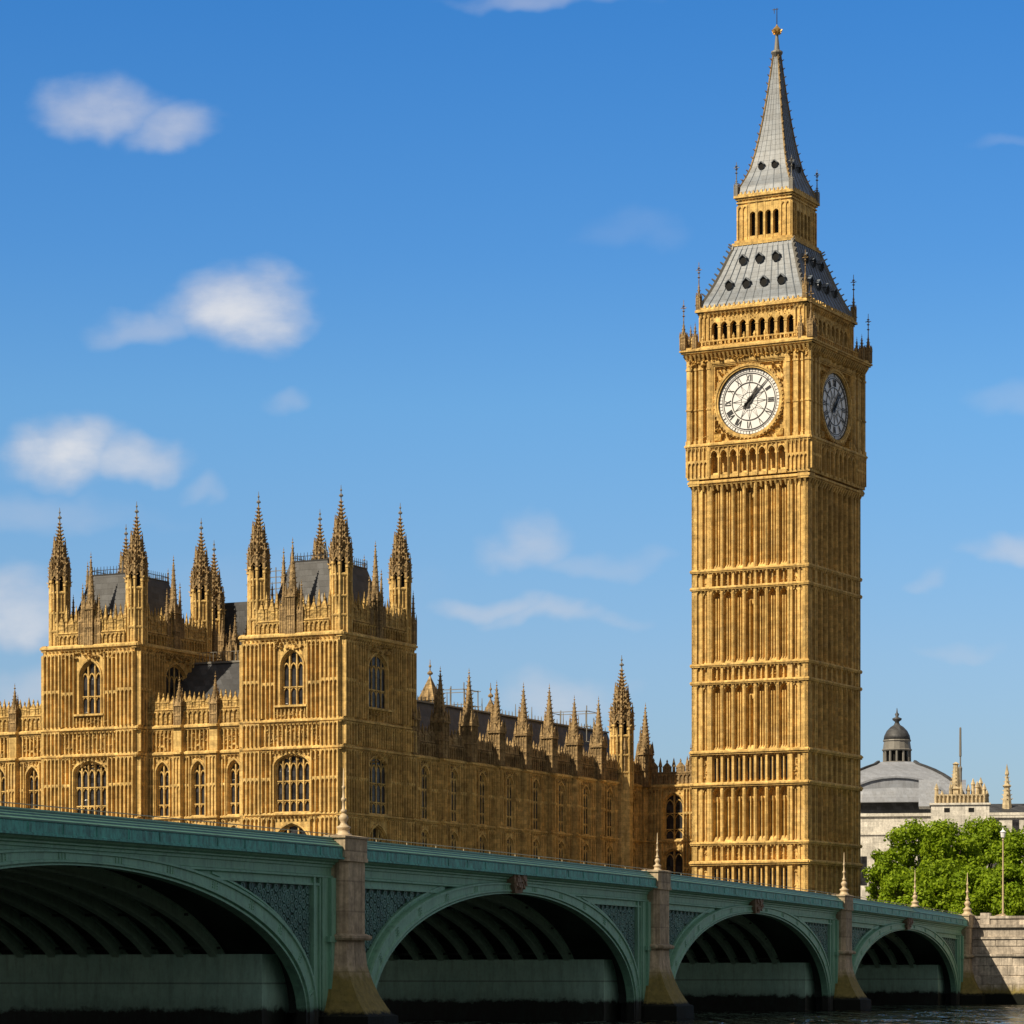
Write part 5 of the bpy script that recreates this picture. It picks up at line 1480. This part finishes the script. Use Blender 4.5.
# ------------------------------------------------------------------ DOMED HALL AND GOTHIC BUILDING
def build_domed_hall():
    Z = 480.0; s = Z / F; x, y, _ = at(897, Z)
    r = empty('domed_hall', 'pale hall with lead covered square dome and small round cupola', 'hall', (x, y, 0), radians(-8))
    zz = lambda py: E + (975 - py) * s
    wd = 9.6
    mb = MB(); mb.box(-16, 24, -11, 14, 2, zz(820)); mb.box(-16.3, 24.3, -11.3, 14.3, zz(820), zz(817))
    mb.box(-16.2, 24.2, -11.2, -11, zz(838), zz(836.5))
    wl = mb.build('wall', M['white'], r)
    ww = MB()
    wn0 = None
    for i in range(13):
        a_ = -13.6 + i * 2.9
        for pz in (866, 880):
            if wn0 is None:
                ww.box(-.55, .55, -11.06, -11.0, -1.1, 1.1); wn0 = ww.build('window', M['glass'], r, (a_, 0, zz(pz)))
            else: copy_part(wn0, r, (a_, 0, zz(pz)))
    # attic band
    ab = MB(); ab.frus(-1, 0, zz(817), zz(805), 11.6, 11.0, 9.8, 9.2); ab.build('attic', M['slate'], r)
    # concave square dome
    prof = [(806, 10.3), (801, 10.1), (795, 9.7), (789, 9.0), (783, 8.1), (778, 7.0), (773, 5.7), (769, 4.4), (766, 3.3), (763, 2.7)]
    dm = MB(); dm.loft([[(h * a_, h * b__, zz(p)) for a_, b__ in ((-1, -1), (-.5, -1.08), (0, -1.1), (.5, -1.08), (1, -1), (1.08, -.5), (1.1, 0), (1.08, .5), (1, 1), (.5, 1.08), (0, 1.1), (-.5, 1.08), (-1, 1), (-1.08, .5), (-1.1, 0), (-1.08, -.5))] for p, h in prof])
    d = dm.build('dome', M['palelead'], r, smooth=False)
    hp = MB()
    for sx in (-1, 1):
        for sy in (-1, 1):
            for (pa, ha), (pb_, hb) in zip(prof[:-1], prof[1:]): hp.bar((sx * ha, sy * ha, zz(pa)), (sx * hb, sy * hb, zz(pb_)), .5)
    hp.build('hip_rolls', M['slate'], d)
    # segmental lunettes on the dome faces
    for rz in (0, pi / 2, pi, -pi / 2):
        lm = MB(); NS = 12; R = 7.6; zb = zz(805)
        T = Fac(lm, 0, 0, cos(rz), sin(rz), sin(rz), -cos(rz))
        hh = (zz(782) - zb)
        for k in range(NS):
            t0, t1 = pi * k / NS, pi * (k + 1) / NS
            for q0, q1, o in ((0, 1.0, 10.2), (1.0, 1.07, 10.5)):
                lm.hexa([T.p(-R * q0 * cos(t0), 5, zb + hh * q0 * sin(t0)), T.p(-R * q0 * cos(t1), 5, zb + hh * q0 * sin(t1)), T.p(-R * q0 * cos(t1), o, zb + hh * q0 * sin(t1)), T.p(-R * q0 * cos(t0), o, zb + hh * q0 * sin(t0)),
                         T.p(-R * q1 * cos(t0), 5, zb + hh * q1 * sin(t0)), T.p(-R * q1 * cos(t1), 5, zb + hh * q1 * sin(t1)), T.p(-R * q1 * cos(t1), o, zb + hh * q1 * sin(t1)), T.p(-R * q1 * cos(t0), o, zb + hh * q1 * sin(t0))])
        lm.build('lunette', M['palelead'], d)
    # cupola
    cp = MB(); cp.lathe(0, 0, [(zz(764), 2.35), (zz(762), 2.35), (zz(762), 1.6)], 16)
    for k in range(12):
        t = 2 * pi * k / 12; cp.lathe(2.0 * cos(t), 2.0 * sin(t), [(zz(762), .2), (zz(751), .18)], 6)
    cp.lathe(0, 0, [(zz(751), 2.25), (zz(750), 2.35), (zz(749), 2.2), (zz(742), 2.05), (zz(741), 2.2), (zz(740), 2.15)], 16)
    c = cp.build('cupola', M['grey'], r)
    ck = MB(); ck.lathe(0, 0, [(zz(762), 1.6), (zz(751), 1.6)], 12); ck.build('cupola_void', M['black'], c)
    cd = MB(); cd.lathe(0, 0, [(zz(740), 2.1), (zz(736), 2.0), (zz(731), 1.6), (zz(727), 1.0), (zz(725), .5), (zz(722), .3), (zz(720), .7), (zz(718.5), .75), (zz(717), .2), (zz(714), .35), (zz(713), .15), (zz(708), .04)], 16)
    cd.build('cupola_dome', M['slate'], c, smooth=True)
    sl = MB(); sl.hexa([(11, -8, zz(817)), (24, -8, zz(817)), (24, 8, zz(817)), (11, 8, zz(817)), (11, -4, zz(806)), (23, -4, zz(806)), (23, 4, zz(806)), (11, 4, zz(806))])
    sl.build('roof', M['slate'], r)
build_domed_hall()


def build_gothic():
    Z = 455.0; s = Z / F; x, y, _ = at(960, Z)
    zz = lambda py: E + (975 - py) * s
    r = empty('gothic_building', 'pale stone building with clustered turrets and a tall slim mast beside the domed hall', 'building', (x, y, 0), radians(-8))
    mb = MB(); mb.box(-4.2, 4.2, -3, 5, 2, zz(806)); mb.box(-4.4, 4.4, -3.2, 5.2, zz(806), zz(804))
    mb.build('wall', M['white'], r)
    wn = None
    for a_ in (-1.9, 1.6):
        if wn is None:
            w = MB(); w.box(-.4, .4, -3.05, -2.9, -.3, .3); wn = w.build('window', M['black'], r, (a_, 0, zz(811)))
        else: copy_part(wn, r, (a_, 0, zz(811)))
    tm, tc_, tf_ = turret_meshes(.9, 0, 7, 2.0)
    up = MB()
    up.box(-3.6, 3.6, -1.5, 3, zz(804), zz(795))
    T = Fac(up, 0, -1.5, 1, 0, 0, -1); T.ribs(-3.5, 3.5, zz(804), zz(795), 12, 0, .2, .15)
    up.build('upper_stage', M['palegold'], r)
    tt = MB(); tt.lathe(0, 0, [(zz(805), .95), (zz(790), .8), (zz(789), 1.0), (zz(787), .7), (zz(765), .38), (zz(764), .55), (zz(762), .1)], 8)
    for k in range(4):
        t = pi / 4 + k * pi / 2; tt.lathe(1.1 * cos(t), 1.1 * sin(t), [(zz(805), .25), (zz(788), .2), (zz(782), .02)], 5)
    crockets(tt, 0, 0, zz(787), zz(766), .7, .38, 6, 4, .2)
    tr = tt.build('turret', M['palegold'], r, (-.6, 0, 0))
    pn = MB()
    random.seed(5)
    for a_, h in ((-3.4, 783), (-2.6, 790), (1.2, 784), (1.9, 778), (2.5, 781), (3.0, 777), (3.5, 784), (3.9, 790)):
        pn.lathe(a_, random.uniform(-1, 1.5), [(zz(805), .38), (zz(h + 7), .3), (zz(h + 6), .4), (zz(h), .05)], 6)
    pn.build('pinnacles', M['palegold'], r)
    ms = MB(); ms.lathe(.05, 0, [(zz(790), .25), (zz(772), .25), (zz(768), .3), (zz(766), .12), (zz(757), .12), (zz(756), .2), (zz(728), .16), (zz(727), .03)], 8)
    ms.build('mast', M['grey'], r)
    rf = MB(); rf.hexa([(-6, 0, zz(806)), (-3, 0, zz(806)), (-3, 8, zz(806)), (-6, 8, zz(806)), (-6, 3, zz(778)), (-3, 3, zz(778)), (-3, 5, zz(778)), (-6, 5, zz(778))]); rf.build('roof', M['palelead'], r)
    # long low office beside
    x, y, _ = at(1015, 470); s = 470 / F; z2 = lambda py: E + (975 - py) * s
    q = empty('office_building', 'long pale building with dark slate roof and thin spire at the picture edge', 'building', (x, y, 0), radians(-8))
    mb = MB(); mb.box(-8, 34, -4, 10, 2, z2(819)); mb.box(-8.3, 34.3, -4.3, 10.3, z2(819), z2(817)); mb.build('wall', M['white'], q)
    rf = MB(); rf.hexa([(-8, -4, z2(817)), (34, -4, z2(817)), (34, 10, z2(817)), (-8, 10, z2(817)), (-8, 1, z2(805)), (34, 1, z2(805)), (34, 5, z2(805)), (-8, 5, z2(805))]); rf.build('roof', M['slate'], q)
    sp_ = MB(); sp_.lathe(-1.2, 0, [(z2(817), .9), (z2(802), .7), (z2(788), .45), (z2(786), .7), (z2(784), .4), (z2(776), .2), (z2(774), .35), (z2(764), .03)], 8); crockets(sp_, -1.2, 0, z2(802), z2(775), .6, .25, 6, 4, .3); sp_.build('spire', M['palegold'], q)
    ch = MB(); ch.box(1.5, 2.6, 0, 1, z2(817), z2(798)); ch.box(5, 6, 0, 1, z2(817), z2(800)); ch.build('chimney', M['slate'], q)
    wn = None
    for i in range(12):
        for pz in (827, 842, 857):
            if wn is None: w = MB(); w.box(-.5, .5, -4.06, -3.95, -.9, .9); wn = w.build('window', M['glass'], q, (-6 + i * 3, 0, z2(pz)))
            else: copy_part(wn, q, (-6 + i * 3, 0, z2(pz)))
build_gothic()

# ------------------------------------------------------------------ TREES
def mat_leaf():
    m, t, b = new_mat('tree_leaves')
    oi = t.n('ShaderNodeObjectInfo'); W = worldpos(t)
    n = t.noise(W, .55, 3, .6); g = t.n('ShaderNodeNewGeometry')
    col = t.mix(t.ramp(n, [(.35, 0), (.65, 1)]), (0.22, 0.33, 0.010), (0.34, 0.46, 0.018))
    col = t.mix(t.math('MULTIPLY', g.outputs['Random Per Island'], .7), col, (0.13, 0.23, 0.010))
    b.inputs['Roughness'].default_value = .6; b.inputs['Specular IOR Level'].default_value = .2
    t.l(col, b.inputs['Base Color'])
    tr = t.n('ShaderNodeBsdfTranslucent'); t.l(col, tr.inputs[0]); mx = t.n('ShaderNodeMixShader'); mx.inputs[0].default_value = .35
    out = m.node_tree.nodes['Material Output']; t.l(b.outputs[0], mx.inputs[1]); t.l(tr.outputs[0], mx.inputs[2]); t.l(mx.outputs[0], out.inputs[0])
    return m
M['leaf'] = mat_leaf(); M['bark'] = plain('bark', (0.09, 0.07, 0.05), .9)


def tree(px, Z, pytop, wpx, label, seed, nleaf=9000, pybot=915):
    rng_ = np.random.default_rng(seed)
    x, y, _ = at(px, Z); s = Z / F; zt = E + (975 - pytop) * s; gz = top(3) - 1.25; R = wpx * s / 2
    r = empty('tree', label, 'tree', (x, y, gz), 0, 'leafy trees on the embankment')
    H_ = zt - gz
    tk = MB(); tk.lathe(0, 0, [(-.3, .42), (.5, .32), (H_ * .3, .26), (H_ * .6, .16), (H_ * .85, .05)], 10)
    blobs = []
    nb = 60
    for i in range(nb):
        th = rng_.uniform(0, 2 * pi); f = rng_.uniform(0, 1) ** .5; h = rng_.uniform(.14, .95)
        env = sqrt(max(0.08, 1 - ((h - .42) / .60) ** 2))
        rr = R * .92 * env * f
        br = R * rng_.uniform(.27, .42)
        blobs.append((rr * cos(th), rr * sin(th), H_ * h, br))
    for (bx, by, bz, br) in blobs[::2]:
        tk.bar((0, 0, bz * .55), (bx * .8, by * .8, bz), .16, .05)
    tk.build('trunk', M['bark'], r)
    per = int(nleaf * 1.35) // nb; V = []; Fc = []
    for (bx, by, bz, br) in blobs:
        d = rng_.normal(size=(per, 3)); d /= np.linalg.norm(d, axis=1)[:, None]
        rad = br * (1 - rng_.uniform(0, 1, per) ** 2 * .7) * rng_.uniform(.85, 1.15, per)
        c = d * rad[:, None] * np.array((1, 1, .8)) + np.array((bx, by, bz))
        for k in range(per):
            nrm = d[k] * .8 + rng_.normal(size=3) * .55 + np.array((0, 0, .25)); nrm /= np.linalg.norm(nrm)
            u = np.cross(nrm, rng_.normal(size=3)); u /= np.linalg.norm(u); v = np.cross(nrm, u); sz = rng_.uniform(.11, .24)
            o = len(V)
            V += [tuple(c[k] - u * sz), tuple(c[k] + v * sz * .6), tuple(c[k] + u * sz), tuple(c[k] - v * sz * .6)]
            Fc.append((o, o + 1, o + 2, o + 3))
    me = bpy.data.meshes.new('crown'); me.from_pydata([tuple(map(float, p)) for p in V], [], Fc); me.materials.append(M['leaf'])
    o = bpy.data.objects.new('crown', me); COL.objects.link(o); o.parent = r
    return r
tree(885, 318, 848, 44, 'low bright tree touching the right side of the clock tower', 11, 8000)
tree(912, 322, 822, 66, 'tall round tree in front of the domed hall', 12, 14000)
tree(950, 316, 820, 64, 'broad bright green tree in front of the gothic turrets', 13, 14000)
tree(985, 324, 820, 60, 'full green tree just left of the tall lamp post', 14, 13000)
tree(1020, 318, 828, 62, 'green tree at the picture edge right of the lamp post', 15, 13000)
tree(935, 304, 862, 60, 'low bushy tree behind the far end of the bridge parapet', 16, 11000)
tree(975, 300, 866, 56, 'low bushy tree behind the last bridge post', 17, 11000)
tree(1012, 298, 868, 60, 'low bushy tree behind the granite river wall', 18, 11000)
tree(902, 306, 872, 48, 'small low tree behind the last bridge arch', 19, 8000)
tree(1065, 312, 836, 70, 'green tree beyond the picture edge along the river wall', 20, 7000)

# ------------------------------------------------------------------ LAMP POST
def lamp_post():
    x, y, _ = at(1003, 276); z = top(3) - .1
    r = empty('lamp_post', 'tall thin grey lamp post with white lantern on the river wall', 'lamp post', (x, y, z))
    p = MB(); h = (912 - 832) * 276 / F
    p.lathe(0, 0, [(0, .2), (.2, .2), (.25, .1), (h * .5, .075), (h, .055)], 8)
    for q in (.3, .6, .97): p.lathe(0, 0, [(h * q, .06), (h * q + .05, .12), (h * q + .12, .06)], 8)
    p.build('pole', M['cream'], r)
    l = MB(); l.lathe(0, 0, [(h, .06), (h + .1, .18), (h + .5, .24), (h + .55, .3), (h + .75, .08), (h + .95, .03)], 8); l.build('lantern', M['dial'], r)
    # carved dolphin like foot
    b = MB(); b.lathe(0, 0, [(-.15, .4), (0, .4), (.1, .3), (.3, .2)], 10)
    b.bar((-.95, 0, .05), (-.5, 0, .18), .16, .26); b.bar((-.5, 0, .18), (0, 0, .3), .26, .3); b.bar((0, 0, .3), (.4, 0, .1), .3, .16); b.box(-1.0, .6, -.3, .3, -.15, 0.02)
    b.build('base', M['cream'], r)
lamp_post()
